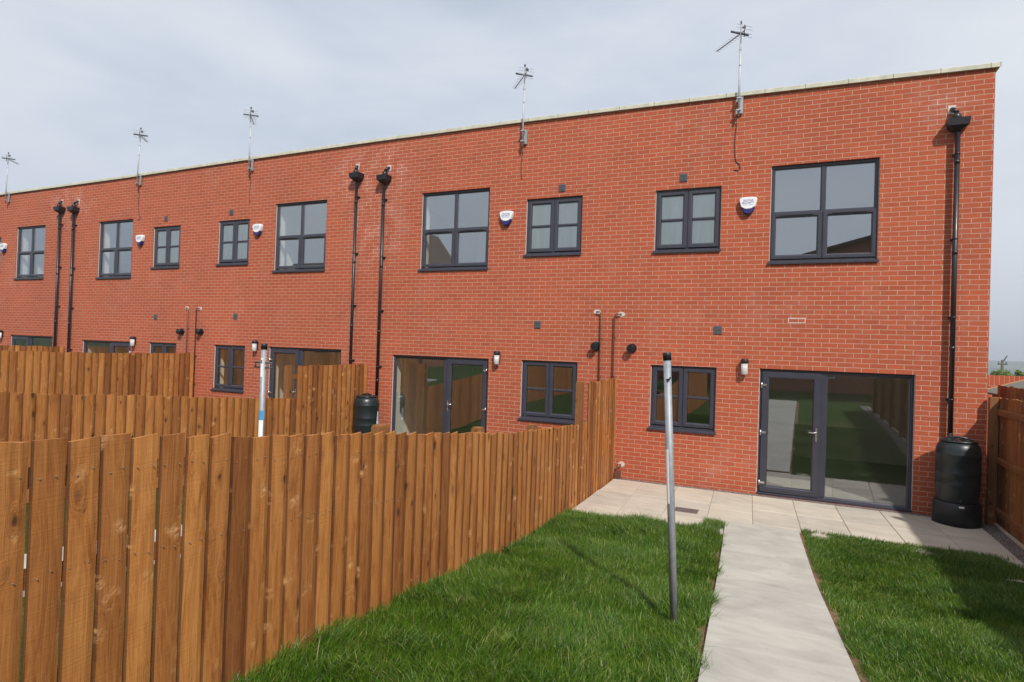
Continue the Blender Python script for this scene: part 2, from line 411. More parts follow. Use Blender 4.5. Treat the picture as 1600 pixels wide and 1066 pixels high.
M['grass'] = grass_mat()
def leaf_mat(name, a, b2):
    m, nt, b = mat(name)
    g = N(nt, 'ShaderNodeNewGeometry')
    c = ramp(nt, g.outputs['Random Per Island'], [(0, a), (1, b2)])
    L(nt, c, b.inputs['Base Color']); b.inputs['Roughness'].default_value = .6
    tr = N(nt, 'ShaderNodeBsdfTranslucent'); L(nt, c, tr.inputs[0])
    mx = N(nt, 'ShaderNodeMixShader'); mx.inputs[0].default_value = .3
    o = nt.nodes['Material Output']; L(nt, b.outputs[0], mx.inputs[1]); L(nt, tr.outputs[0], mx.inputs[2]); L(nt, mx.outputs[0], o.inputs[0])
    return m

# ------------------------------------------------------------------ camera
CAM = Vector((2.9099, -10.864, 2.2923))
yaw, pit, rol = .4253, .0096, .0325
F = Vector((-math.sin(yaw)*math.cos(pit), math.cos(yaw)*math.cos(pit), math.sin(pit)))
Rt = Vector((math.cos(yaw), math.sin(yaw), 0)); Up = Rt.cross(F)
Rr = Rt*math.cos(rol) + Up*math.sin(rol); Ur = Up*math.cos(rol) - Rt*math.sin(rol)
cam_d = bpy.data.cameras.new('camera'); cam = bpy.data.objects.new('camera', cam_d); COL.objects.link(cam)
mw = Matrix((Rr, Ur, -F)).transposed().to_4x4(); mw.translation = CAM; cam.matrix_world = mw
cam_d.sensor_fit = 'HORIZONTAL'; cam_d.sensor_width = 36; cam_d.lens = 955.99/1600*36
cam_d.clip_start = .05; cam_d.clip_end = 6000
scene.camera = cam

# ------------------------------------------------------------------ the ground
def gz(y):
    if y > -4: return 0.0
    if y > -8: return .085*(-4-y)
    if y > -16: return .34 + .02*(-8-y)
    return .50
def ground():
    xs = sorted(set([-400,-250,-150,-100,-70,-50,-40,-30] + [i*.75 for i in range(-36, 20)] + [16,20,25,30,35,40,50,60,80,110,150,220,320,450,600,800,1000,1250,1500,1800,2200]))
    ys = sorted(set([-400,-250,-150,-100,-70,-50,-40,-30,-24,-20] + [-i*.5 for i in range(0, 36)] + [3,6,10,15,20,25,30,35,40,50,60,80,110,150,200,260,330,420,520,640,780,940,1100,1300,1500,1750,2000,2300,2700]))
    rg = random.Random(3)
    def h(x, y):
        if y <= 12 and x < 16:
            return gz(y) - .012
        r = math.hypot(x, y); t = max(0, r-22)
        z = -.012
        # the land drops into a valley and climbs the far hillside
        if t < 500: z -= 48*(.5-.5*math.cos(math.pi*t/500))
        else:
            k = min(1, (t-500)/1250); z = -48 + 55*(.5-.5*math.cos(math.pi*k))
        if r > 300:
            z += (math.sin(x*.011+y*.004)*2.2 + math.sin(x*.031-y*.013)*1.1 + rg.uniform(-.6, .6))*min(1, (r-300)/500)
        return z
    mb = MB(); nx, ny = len(xs), len(ys)
    vs = [(x, y, h(x, y)) for y in ys for x in xs]
    fs = [(j*nx+i, j*nx+i+1, (j+1)*nx+i+1, (j+1)*nx+i) for j in range(ny-1) for i in range(nx-1)]
    mb.add(vs, fs, True)
    o = mb.build('ground', M['ground']); tag(o, kind='structure'); return o
def ground_mat():
    m, nt, b = mat('ground_cover')
    g = N(nt, 'ShaderNodeNewGeometry')
    sp = N(nt, 'ShaderNodeSeparateXYZ'); L(nt, g.outputs['Position'], sp.inputs[0])
    dist = N(nt, 'ShaderNodeVectorMath', operation='LENGTH'); L(nt, g.outputs['Position'], dist.inputs[0])
    a = noise(nt, g.outputs['Position'], 22, 5, .7); c = noise(nt, g.outputs['Position'], 1.1, 4, .6)
    near = mix(nt, ramp(nt, c, [(.30, .6), (.45, 1.0)]), ramp(nt, a, [(.3, (.10,.055,.028)), (.7, (.28,.17,.10))]), ramp(nt, a, [(.3, (.018,.034,.006)), (.7, (.05,.085,.014))]))
    w1 = noise(nt, g.outputs['Position'], .006, 4, .6); w2 = noise(nt, g.outputs['Position'], .05, 4, .7)
    far = ramp(nt, w1, [(.35, (.020,.040,.018)), (.5, (.035,.06,.025)), (.56, (.09,.12,.05)), (.68, (.16,.15,.08))])
    far = mix(nt, 1, far, ramp(nt, w2, [(.3, .6), (.7, 1.35)]), 'MULTIPLY')
    col = mix(nt, math_(nt, 'GREATER_THAN', dist.outputs['Value'], 90), near, far)
    L(nt, col, b.inputs['Base Color']); b.inputs['Roughness'].default_value = .95; b.inputs['Specular IOR Level'].default_value = .1
    bump(nt, a, .6, .02, b); return m
M['ground'] = ground_mat()
ground()

# lawn beds in garden 1 (the surface the grass grows from)
SK = .055                                  # paving runs slightly askew to the wall: x shift per metre away from it
def pathL(y): return 2.19 + SK*(-y-2.1)
def pathR(y): return 3.08 + SK*1.25*(-y-2.1)
def strip(name, mt, xa, xb, y0, y1, dz, thick=None, n=40, kind='structure'):
    mb = MB(); vs = []; fs = []
    for i in range(n+1):
        y = y0 + (y1-y0)*i/n
        vs += [(xa(y), y, gz(y)+dz), (xb(y), y, gz(y)+dz)]
    for i in range(n): fs.append((2*i, 2*i+1, 2*i+3, 2*i+2) if y1 > y0 else (2*i, 2*i+2, 2*i+3, 2*i+1))
    mb.add(vs, fs)
    if thick:
        k = len(vs); vs2 = [(x, y, z-thick) for x, y, z in vs]
        o = len(mb.v); mb.v += vs2
        for i in range(n):
            mb.f.append((2*i, o+2*i, o+2*i+2, 2*i+2)); mb.sm.append(False)
            mb.f.append((2*i+1, 2*i+3, o+2*i+3, o+2*i+1)); mb.sm.append(False)
        mb.f.append((0, 1, o+1, o)); mb.sm.append(False)
    o = mb.build(name, mt); return tag(o, kind=kind)
strip('soil', M['soil'], lambda y: .16, lambda y: pathL(y)-.015, -2.72, -15.5, .004)
strip('soil', M['soil'], lambda y: pathR(y)+.015, lambda y: 5.32, -2.0, -15.5, .004)
strip('soil', M['baresoil'], lambda y: pathL(y)-.10, lambda y: pathL(y)-.004, -2.2, -15.5, .010)
strip('soil', M['baresoil'], lambda y: pathR(y)+.004, lambda y: pathR(y)+.09, -1.95, -15.5, .010)
strip('path', M['path'], pathL, pathR, -2.10, -15.5, .045, thick=.09)
# H2 / H3 / H4 garden paths seen only as slivers through the boards
for cx in (-2.63, -8.2, -13.6):
    strip('path', M['path'], lambda y, c=cx: c-.45, lambda y, c=cx: c+.45, -2.10, -15.5, .045, thick=.09, n=12)
# gravel margins
g = MB(); g.box(.16, 5.5, -.20, .0, -.05, .002); tag(g.build('gravel', M['gravel']), kind='stuff')
strip('gravel', M['gravel'], lambda y: 5.37, lambda y: 5.63, -.2, -15.5, .006, kind='stuff')
g = MB()
# patio slabs
def slabs(x0, cols, rows, name='patio', xlim=None):
    mb = MB()
    for r, (ya, yb) in enumerate(rows):
        for c in range(cols):
            xa = x0 + c*.592; xb = xa + .585
            if xlim and not xlim(xa, xb, ya): continue
            h = random.uniform(-.0015, .0015) + .018
            q = [(xa+SK*(-ya), ya), (xa+SK*(-yb), yb), (xb+SK*(-yb), yb), (xb+SK*(-ya), ya)]
            if q[0][0] < .12 + .02: q[0] = (.14, ya)
            if q[1][0] < .14: q[1] = (.16, yb)
            if q[2][0] > 5.40: q[2] = (5.40, yb)
            if q[3][0] > 5.40: q[3] = (5.40, ya)
            if q[2][0] - q[1][0] < .05: continue
            c_ = .006
            cxm = sum(p[0] for p in q)/4; cym = sum(p[1] for p in q)/4
            top = [(p[0]+(c_ if p[0] < cxm else -c_), p[1]+(c_ if p[1] < cym else -c_), h) for p in q]
            mid = [(p[0], p[1], h-.005) for p in q]; bot = [(p[0], p[1], -.05) for p in q]
            mb.add(top+mid+bot, [(0,1,2,3)] + [(i, (i+1)%4+0, 0, 0)[:0] or (4+i, 4+(i+1)%4, (i+1)%4, i) for i in range(4)] + [(8+i, 8+(i+1)%4, 4+(i+1)%4, 4+i) for i in range(4)])
    return tag(mb.build(name, M['slab']), kind='structure')
slabs(.05, 10, [(-.20,-1.145),(-1.152,-2.095)])
slabs(.05, 4, [(-2.102,-2.78)])
g = MB(); g.box(.15, 5.38, -2.78, -.2, -.05, .008); tag(g.build('patio_bed', plain('jointing_sand', (.38,.33,.27), .95, nz=.2)), kind='structure')
# a drain cover set into the patio
dc = empty('drain_cover', (1.62, -1.745, .018)); tag(dc, 'small dark rectangular drain cover set in the pale patio slabs', 'drain cover')
g = MB(); g.box(-.165, .165, -.125, .125, -.01, .004); g.build('frame', plain('galvanised_rim', (.22,.20,.19), .6, metal=.4), dc)
g = MB(); g.box(-.15, .15, -.11, .11, .004, .007)
for i in range(-6, 7):
    for j in range(-4, 5): g.box(i*.022-.007, i*.022+.007, j*.022-.007, j*.022+.007, .007, .0095)
for i in (-.1, .1): g.box(i-.02, i+.02, -.006, .006, .0095, .011)
g.build('lid', plain('cover_plate', (.17,.13,.125), .7, metal=.3, nz=.2), dc)

# ------------------------------------------------------------------ grass
def make_grass(name, label, xa, xb, y0, y1, dens, hmin, hmax, seed, edge=None, far=1.0):
    r = np.random.default_rng(seed)
    A = 0
    n = int(dens*abs(y1-y0)*3.2)
    ys = r.uniform(min(y0,y1), max(y0,y1), n)
    xl = np.vectorize(xa)(ys); xr = np.vectorize(xb)(ys)
    W = 3.2; xs = xl.min() + r.uniform(0, W, n)
    # ragged borders
    rag = .030*np.sin(ys*5+seed) + .022*np.sin(ys*13+1) + .014*np.sin(ys*31+2) + r.normal(0, .022, n)
    keep = (xs > xl) & (xs < xr + rag)
    keep &= (xs > xl + (rag if edge == 'left' else 0))
    # clump field
    def fld(x, y, s, k):
        return (np.sin(x*s*1.0+k)+np.sin(y*s*1.3+k*2.1)+np.sin((x+y)*s*.77+k*.7)+np.sin((x-1.7*y)*s*.61+k*1.9))/4
    thin = fld(xs, ys, 6.5, seed) + .6*fld(xs, ys, 17, seed+3)
    keep &= (thin > -.66 + r.uniform(-.25, .25, n)) 
    xs, ys = xs[keep], ys[keep]; n = len(xs)
    z = np.vectorize(gz)(ys) + .002
    cl = fld(xs, ys, 4.2, seed+5); cl2 = fld(xs, ys, 11, seed+9)
    H = (hmin + (hmax-hmin)*np.clip(.5+.55*cl+.35*cl2+r.normal(0, .22, n), 0, 1.25))
    H *= np.where(r.random(n) < .04, 1.35, 1)
    # lean direction follows wind-swept swirls
    ang = 2.2*np.sin(xs*1.3+ys*.9+seed) + 1.6*np.sin(ys*1.7-xs*.8+2) + r.normal(0, 1.25, n)
    lean = np.clip(.50 + .30*cl2 + .22*cl + r.normal(0, .22, n), .05, 1.3)
    dx, dy = np.cos(ang), np.sin(ang)
    fa = r.uniform(0, 2*np.pi, n); wx, wy = np.cos(fa), np.sin(fa)
    wd = r.uniform(.0013, .0028, n)*far
    V = np.zeros((n, 7, 3), np.float32)
    for k, (t, ww) in enumerate(((0, 1.0), (.38, .95), (.72, .7), (1, 0))):
        px = xs + dx*H*lean*(t**1.7); py = ys + dy*H*lean*(t**1.7)
        pz = z + H*(t - .38*lean*t*t)
        if k < 3:
            V[:, 2*k, 0] = px - wx*wd*ww; V[:, 2*k, 1] = py - wy*wd*ww; V[:, 2*k, 2] = pz
            V[:, 2*k+1, 0] = px + wx*wd*ww; V[:, 2*k+1, 1] = py + wy*wd*ww; V[:, 2*k+1, 2] = pz
        else:
            V[:, 6, 0] = px; V[:, 6, 1] = py; V[:, 6, 2] = pz
    base = (np.arange(n)*7)[:, None]
    q = np.array([0,1,3,2, 2,3,5,4, 4,5,6]); loops = (base + q[None]).astype(np.int32).ravel()
    tot = np.tile(np.array([4,4,3], np.int32), n); start = np.concatenate(([0], np.cumsum(tot)[:-1])).astype(np.int32)
    me = bpy.data.meshes.new(name); me.vertices.add(n*7); me.vertices.foreach_set('co', V.ravel())
    me.loops.add(len(loops)); me.loops.foreach_set('vertex_index', loops)
    me.polygons.add(len(tot)); me.polygons.foreach_set('loop_start', start); me.polygons.foreach_set('loop_total', tot)
    me.polygons.foreach_set('use_smooth', np.ones(len(tot), bool)); me.update(calc_edges=True)
    me.materials.append(M['grass']); o = bpy.data.objects.new(name, me); COL.objects.link(o)
    return tag(o, label, 'grass', kind='stuff')
make_grass('grass', 'long lush green lawn between the timber fence and the concrete path', lambda y: .16, lambda y: pathL(y)-.045, -2.70, -8.6, 15500, .05, .16, 4)
make_grass('grass', 'shorter green lawn right of the concrete path, partly in fence shadow', lambda y: pathR(y)+.035, lambda y: 5.34-.03*abs(y+4), -1.98, -8.0, 13500, .035, .10, 8, edge='left')
make_grass('grass', 'shaggy grass tuft growing at the corner of patio and path', lambda y: 1.93+.6*max(0, -2.3-y)*-1, lambda y: 2.17, -2.14, -2.8, 9000, .05, .11, 13)

# ------------------------------------------------------------------ fences
def feather_fence(name, label, group, xf, y_from, y_to, top, bot, side=1, pitch=.140, bw=.172, posts=(), seed=1, gap_from=None, tall_post=None, rails=True, nails=False, wood='fence_wood', rail_z=None):
    """vertical boards run along y; board faces look towards +x*side; posts and rails on the other side"""
    rr = random.Random(seed); root = empty(name, (xf(y_from), y_from, 0)); tag(root, label, 'fence', group)
    ox, oy = xf(y_from), y_from
    mb = MB(); y = y_from; sgn = -1 if y_to < y_from else 1
    while (y - y_to)*sgn < 0:
        p = pitch*rr.uniform(.985, 1.015); w = p-.0025-rr.uniform(0, .002) if (gap_from is None or y > gap_from) else p-.005-rr.uniform(0, .006)
        a, b_ = y, y - w
        zt = top(y - p/2) + rr.uniform(-.009, .009); zb = bot(y - p/2)
        x = xf(y-p/2); tw = rr.uniform(-.0025, .0025); lean = rr.uniform(-.003, .003)
        # one thick edge stands proud of the next board's thin edge
        t0 = .0165+tw
        if gap_from is not None and y <= gap_from: t0 = .013+tw
        tilt = rr.uniform(-.008, .008)
        nseg = 3
        vs = []
        for k in range(nseg+1):
            f = k/nseg; zz = zb + (zt-zb)*f
            bow = .0035*math.sin(f*math.pi*1.3 + rr.random()*.0 + y*7)
            l_ = lean*f
            za, zc_ = (zz+tilt, zz-tilt) if k == nseg else (zz, zz)
            ln = a-b_
            vs += [(side*(.003+bow), b_+l_, za), (side*(t0+bow-.0015), b_+l_+.005, za), (side*(t0+bow), b_+l_+.42*ln, (za+zc_)/2), (side*(t0+bow-.002), b_+l_+.76*ln, zc_), (side*(.0035+bow), a+l_, zc_), (side*(bow-.006), a+l_, zc_), (side*(bow-.006), b_+l_, za)]
        vs = [(v[0] + (xf(y-p/2) - ox), v[1]-oy, v[2]) for v in vs]
        fs = [(0,1,2,3,4,5,6) if side > 0 else (6,5,4,3,2,1,0)]
        for k in range(nseg):
            for i in range(7):
                j = (i+1) % 7; q = (7*k+i, 7*k+7+i, 7*k+7+j, 7*k+j); fs.append(q if side > 0 else q[::-1])
        q = tuple(7*nseg+i for i in range(7)); fs.append(q[::-1] if side > 0 else q)
        mb.add(vs, fs); y -= p
    nf = len(mb.f)
    if nails:
        rn = random.Random(seed+50); y = y_from
        while (y - y_to)*sgn < 0:
            if -11 < y < -6.2:
                ym = y-.07; H_ = top(ym)-bot(ym)
                for k in (.62, .90):
                    for dy in (-.035, .03):
                        zz = bot(ym)+H_*k+rn.uniform(-.014,.014); yy = ym+dy+rn.uniform(-.01,.01)-oy; xx = xf(ym)-ox+.012
                        mb.box(xx, xx+.0085, yy-.0022, yy+.0022, zz-.0022, zz+.0022)
            y -= pitch
    bo = mb.build('boards', [M[wood], M['nail'], M['edge_shade']], root)
    for i_, p_ in enumerate(bo.data.polygons[:nf]):
        if 0 < i_ % 23 < 22 and (i_ % 23 - 1) % 7 in (0, 4, 6): p_.material_index = 2
    for p_ in bo.data.polygons[nf:]: p_.material_index = 1
    # posts
    ps = list(posts)
    for py, pz in ps:
        m = MB(); x = xf(py)-ox - side*.075; c = .006
        m.box(x-.05, x+.05, py-oy-.05, py-oy+.05, bot(py)-.3, pz-.012)
        m.box(x-.05+c, x+.05-c, py-oy-.05+c, py-oy+.05-c, pz-.012, pz)
        m.build('post', M['post_wood'], root)
    if rails:
        allp = sorted([p for p, _ in ps], reverse=True)
        ends = [y_from-.02] + [p for p in allp if p < y_from-.3] + ([y_to] if (allp and allp[-1] > y_to+.3) else [])
        for a, b_ in zip(ends[:-1], ends[1:]):
            zt_ = min(top(a-.1), top(b_+.1)); za = bot(a); zb_ = bot(b_)
            for k in (rail_z or (.22, .62, .90)):
                z0 = za + (top(a-.1)-za)*k; z1 = zb_ + (top(b_+.1)-zb_)*k
                if z0 - z1 > .2: z0 = z1
                m = MB(); xa = xf(a)-ox; xb = xf(b_)-ox; s = side
                X0, X1 = (-.045, -.003)
                vs = []
                for (yy, xx, zz) in ((a-.05, xa, z0), (b_+.05, xb, z1)):
                    for dx, dz in ((X0*s, -.045), (X1*s, -.045), (X1*s, .045), (X0*s, .02)): vs.append((xx+dx, yy-oy, zz+dz))
                m.add(vs, [(0,1,2,3),(7,6,5,4),(0,4,5,1),(1,5,6,2),(2,6,7,3),(3,7,4,0)])
                m.build('rail', M['rail_wood'], root)
    return root
def lerp_tab(tab):
    def f(y):
        if y >= tab[0][0]: return tab[0][1]
        for (a, za), (b, zb) in zip(tab[:-1], tab[1:]):
            if y >= b: return za + (zb-za)*(y-a)/(b-a)
        return tab[-1][1]
    return f
xf1 = lerp_tab([(0,.09),(-1.5,.125),(-3,.14),(-7,.14),(-9.5,.10),(-14,.06)])
top1 = lerp_tab([(0,1.79),(-1.90,1.775),(-1.901,1.19),(-2.3,1.19),(-4.69,1.345),(-6.09,1.50),(-7.05,1.615),(-7.74,1.685),(-8.27,1.735),(-8.68,1.79),(-9.02,1.82),(-9.29,1.845),(-9.7,1.86),(-14,2.0)])
FG = 'close-boarded timber garden fences'
botf = lambda y: gz(y)-.03 if y > -4.5 else gz(y)
feather_fence('fence', 'nearest brown vertical-board fence from bottom left up to the wall beside the grey pole', FG, xf1, -.02, -13.5, top1, botf,
              posts=[(-.09,1.78),(-2.02,1.80),(-3.9,1.345),(-5.35,1.47),(-6.98,1.66),(-9.55,1.91),(-11.3,1.95),(-13.2,2.0)], seed=5, gap_from=-8.3, nails=True)
top2 = lerp_tab([(0,1.818),(-2.16,1.80),(-2.161,1.20),(-4.3,1.362),(-5.74,1.483),(-6.82,1.567),(-8.5,1.72),(-9.5,1.80),(-14,1.95)])
feather_fence('fence', 'second fence back, its tall end panel rising behind the smaller water butt', FG, lambda y: -5.43, -.02, -13.5, top2, botf,
              posts=[(-.09,1.80),(-2.26,1.81),(-4.1,1.30),(-5.9,1.44),(-7.7,1.6),(-9.5,1.8),(-11.3,1.9),(-13.1,1.95)], seed=9, gap_from=-7.0)
top3 = lerp_tab([(0,1.872),(-2,1.862),(-4.2,1.90),(-14,2.1)])
feather_fence('fence', 'third fence back, full height and ending left of the two thin wall pipes', FG, lambda y: -10.83, -.02, -10, top3, botf,
              posts=[(-.09,1.84),(-1.9,1.84),(-3.7,1.86),(-5.5,1.9),(-7.3,1.95),(-9.1,2.0)], seed=15)
top4 = lerp_tab([(0,1.875),(-1.6,1.89),(-5,1.93),(-14,2.1)])
feather_fence('fence', 'farthest fence, only its top edge seen below the twin downpipes at left', FG, lambda y: -16.28, -.02, -10, top4, botf,
              posts=[(-.09,1.84),(-1.9,1.84),(-3.7,1.86),(-5.5,1.9),(-7.3,1.95),(-9.1,2.0)], seed=21)
# right-hand fence: rails and posts face the garden
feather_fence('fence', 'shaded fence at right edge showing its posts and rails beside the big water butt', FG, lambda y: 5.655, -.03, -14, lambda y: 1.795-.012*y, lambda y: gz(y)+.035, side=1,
              posts=[(-.09,1.80),(-1.95,1.85),(-3.8,1.87),(-5.6,1.9),(-7.4,1.95),(-9.2,1.98),(-11,2.0),(-12.8,2.0)], seed=31, rail_z=(.10,.50,.885), wood='fence_shade')
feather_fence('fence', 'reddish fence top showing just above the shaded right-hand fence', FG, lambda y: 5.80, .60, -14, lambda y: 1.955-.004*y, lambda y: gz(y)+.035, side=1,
              posts=[], seed=37, rails=False, wood='fence_shade')
# timber / concrete edging under the right fence
g = MB()
for i in range(30):
    y0 = -.05 - i*.5; y1 = y0-.5
    g.add([(5.60,y0,gz(y0)-.02),(5.64,y0,gz(y0)-.02),(5.64,y1,gz(y1)-.02),(5.60,y1,gz(y1)-.02),(5.60,y0,gz(y0)+.03),(5.64,y0,gz(y0)+.03),(5.64,y1,gz(y1)+.03),(5.60,y1,gz(y1)+.03)],
          [(4,7,6,5),(0,4,5,1),(1,5,6,2),(2,6,7,3),(3,7,4,0)])
tag(g.build('edging_board', plain('pale_edging', (.55,.44,.32), .8, nz=.15)), 'pale narrow edging board along the foot of the right-hand fence', 'edging')

# ------------------------------------------------------------------ terraced houses
PROF_OUT = [(0, .115), (0, .052), (.006, .046), (.040, .046), (.046, .052), (.050, .060), (.050, .115)]
def outer_frame(mb, x0, x1, z0, z1): mb.ring(x0, x1, z0, z1, PROF_OUT)
def sash(x0, x1, z0, z1, w, y=.034, parent=None, bar=None, name='sash', pane='glass', pw=None):
    m = MB()
    m.ring(x0, x1, z0, z1, [(0, y+.035), (0, y+.006), (.006, y), (w-.020, y), (w-.008, y+.007), (w, y+.022), (w, y+.055)])
    if bar is not None:
        m.cbox(x0+w-.001, x1-w+.001, y+.008, y+.05, bar-.0225, bar+.0225, .010)
    o = m.build(name, M['frame'], parent)
    gk = MB(); gk.ring(x0+w-.002, x1-w+.002, z0+w-.002, z1-w+.002, [(0, y+.0225), (.005, y+.025), (.005, y+.055)])
    gk.build('gasket', M['gasket'], parent)
    p = MB(); p.box(x0+w-.004, x1-w+.004, y+.030, y+.048, z0+w-.004, z1-w+.004); p.build('pane', M[pane], parent)
    return o
def sill(x0, x1, z, parent):
    m = MB(); vs = []
    prof = [(.115, z+.030), (.046, z+.030), (-.028, z+.012), (-.034, z+.006), (-.034, z-.026), (.0, z-.026), (.115, z-.026)]
    for x in (x0-.02, x1+.02):
        for y, zz in prof: vs.append((x, y, zz))
    # the part of the sill that stays inside the reveal is no wider than the opening
    vs = [(min(max(x, x0+.001), x1-.001) if y > -.001 else x, y, zz) for x, y, zz in vs]
    n = len(prof); fs = [(i, i+1, n+i+1, n+i) for i in range(n-1)] + [tuple(range(n))[::-1], tuple(range(n, 2*n))]
    m.add(vs, fs); m.build('sill', M['frame'], parent)
def mastic(x0, x1, z0, z1, parent):
    for a, b in ((x0, x0+.007), (x1-.007, x1)): m = MB(); m.box(a, b, .028, .045, z0, z1); m.build('sealant', M['mastic'], parent)
def big_window(x0, x1, zb, zt, root):
    w = empty('window', (0,0,0)); w.parent = root
    z0 = zb+.058; m = MB(); xm = (x0+x1)/2; zm = z0 + (zt-z0)*.497
    outer_frame(m, x0, x1, z0-.03, zt)
    m.cbox(xm-.030, xm+.030, .047, .112, zm, zt-.05, .006)       # upper mullion
    m.cbox(xm-.036, xm+.036, .048, .112, z0+.02, zm, .004)
    m.cbox(x0+.05, x1-.05, .0465, .112, zm-.026, zm+.026, .006)   # transom
    m.build('frame', M['frame'], w)
    for a, b in ((x0+.05, xm-.030), (xm+.030, x1-.05)):
        gk = MB(); gk.ring(a, b, zm+.026, zt-.05, [(0, .058), (.012, .066), (.012, .078)]); gk.build('bead', M['frame'], w)
        p = MB(); p.box(a+.002, b-.002, .070, .088, zm+.028, zt-.052); p.build('pane', M['glass_up'], w)
    for a, b in ((x0+.018, xm-.006), (xm+.006, x1-.018)):
        sash(a, b, z0+.030, zm+.004, .070, parent=w, pane='glass_up')
        t = MB(); t.cbox(a+.13, b-.13, .026, .040, zm-.040, zm-.026, .003); t.build('trickle_vent', M['gasket'], w)
    sill(x0, x1, zb+.026, w); mastic(x0, x1, zb+.06, zt, w)
    return w
def small_window(x0, x1, zb, zt, root, pane='glass'):
    w = empty('window', (0,0,0)); w.parent = root
    z0 = zb+.058; m = MB(); xm = (x0+x1)/2
    outer_frame(m, x0, x1, z0-.03, zt)
    m.cbox(xm-.034, xm+.034, .048, .112, z0, zt-.05, .006)
    m.build('frame', M['frame'], w)
    zm = (z0+zt)/2
    for a, b in ((x0+.034, xm-.007), (xm+.007, x1-.034)):
        sash(a, b, z0+.032, zt-.036, .072, parent=w, bar=zm, pane=pane)
    sill(x0, x1, zb+.026, w); mastic(x0, x1, zb+.06, zt, w)
    return w
def patio_door(x0, x1, zt, root, leaf_left=True):
    w = empty('door', (0,0,0)); w.parent = root
    W = x1-x0; z0 = .012
    def X(t): return x0 + W*t if leaf_left else x1 - W*t
    def span(a, b): return (min(X(a), X(b)), max(X(a), X(b)))
    m = MB(); outer_frame(m, x0, x1, z0, zt)
    a, b = span(.415, .455); m.cbox(a, b, .047, .112, z0+.05, zt-.05, .006)
    m.cbox(x0, x1, .020, .100, z0-.012, z0+.03, .006)
    m.build('frame', M['frame'], w)
    # hinged leaf
    a, b = span(.020, .418)
    leaf = MB(); y = .020; wd = .105
    leaf.ring(a, b, z0+.040, zt-.045, [(0, y+.035), (0, y+.006), (.006, y), (wd-.020, y), (wd-.008, y+.007), (wd, y+.022), (wd, y+.055)])
    lf = leaf.build('door_leaf', M['frame'], w)
    gk = MB(); gk.ring(a+wd-.002, b-wd+.002, z0+.04+wd-.002, zt-.045-wd+.002, [(0, y+.0225), (.006, y+.025), (.006, y+.055)]); gk.build('gasket', M['gasket'], w)
    pc = ((a+b)/2, y+.039, 0); p = MB(); hw_ = (b-a)/2-wd+.006; p.box(-hw_, hw_, -.007, .007, z0+.04+wd-.004, zt-.045-wd+.004)
    pn = p.build('pane', M['glass'], w, pc)
    if leaf_left: pn.rotation_euler = (0, 0, R(1.4))
    # fixed sidelight
    a2, b2 = span(.455, .975)
    a2, b2 = (max(a2, x0+.05), min(b2, x1-.05))
    gk = MB(); gk.ring(a2, b2, z0+.05, zt-.05, [(0, .058), (.018, .068), (.018, .080)]); gk.build('bead', M['frame'], w)
    p = MB(); p.box(a2+.002, b2-.002, .072, .090, z0+.052, zt-.052); p.build('pane', M['glass'], w)
    # handle, lock plate, hinges
    hx = X(.418 - .048/W*1.0); s = -1 if leaf_left else 1
    h = MB(); h.cbox(hx-.014, hx+.014, y-.010, y, .93, 1.15, .003)
    h.tube([(hx, y-.008, 1.085), (hx, y-.050, 1.085), (hx+s*.02, y-.056, 1.085), (hx+s*.115, y-.056, 1.083)], .0095, 10)
    h.tube([(hx, y-.009, .985), (hx, y-.020, .985)], .009, 10)
    h.build('handle', M['chrome'], w)
    hgx = X(.020) ; sg = 1 if leaf_left else -1
    for hz in (.20, 1.02, 1.80):
        h = MB(); h.tube([(hgx-sg*.004, y-.014, hz-.045), (hgx-sg*.004, y-.014, hz+.045)], .011, 10)
        h.cbox(min(hgx, hgx+sg*.075), max(hgx, hgx+sg*.075), y-.010, y, hz-.014, hz+.020, .003)
        h.build('hinge', M['chrome'] if hz != 1.80 else M['chrome'], w)
    mastic(x0, x1, .02, zt, w)
    return w
def front_wall(mb, X0, X1, Z0, ztop, openings, t=.10):
    """brick skin with square openings; reveal faces run back by t. ztop(x) = top of the wall"""
    xs = sorted(set([X0, X1] + [o[i] for o in openings for i in (0,1)])); zs = sorted(set([Z0, 6.2] + [o[i] for o in openings for i in (2,3)]))
    for i in range(len(xs)-1):
        for k in range(len(zs)-1):
            cx, cz = (xs[i]+xs[i+1])/2, (zs[k]+zs[k+1])/2
            if any(o[0] < cx < o[1] and o[2] < cz < o[3] for o in openings): continue
            mb.add([(xs[i],0,zs[k]),(xs[i+1],0,zs[k]),(xs[i+1],0,zs[k+1]),(xs[i],0,zs[k+1])], [(0,1,2,3)])
        a, b = xs[i], xs[i+1]
        mb.add([(a,0,6.2),(b,0,6.2),(b,0,ztop(b)),(a,0,ztop(a))], [(0,1,2,3)])
    for x0, x1, z0, z1 in openings:
        mb.add([(x0,0,z0),(x0,t,z0),(x0,t,z1),(x0,0,z1)], [(0,1,2,3)][::1])
        mb.add([(x1,0,z0),(x1,0,z1),(x1,t,z1),(x1,t,z0)], [(0,1,2,3)])
        mb.add([(x0,0,z1),(x0,t,z1),(x1,t,z1),(x1,0,z1)], [(0,1,2,3)])
        mb.add([(x0,0,z0),(x1,0,z0),(x1,t,z0),(x0,t,z0)], [(0,1,2,3)])
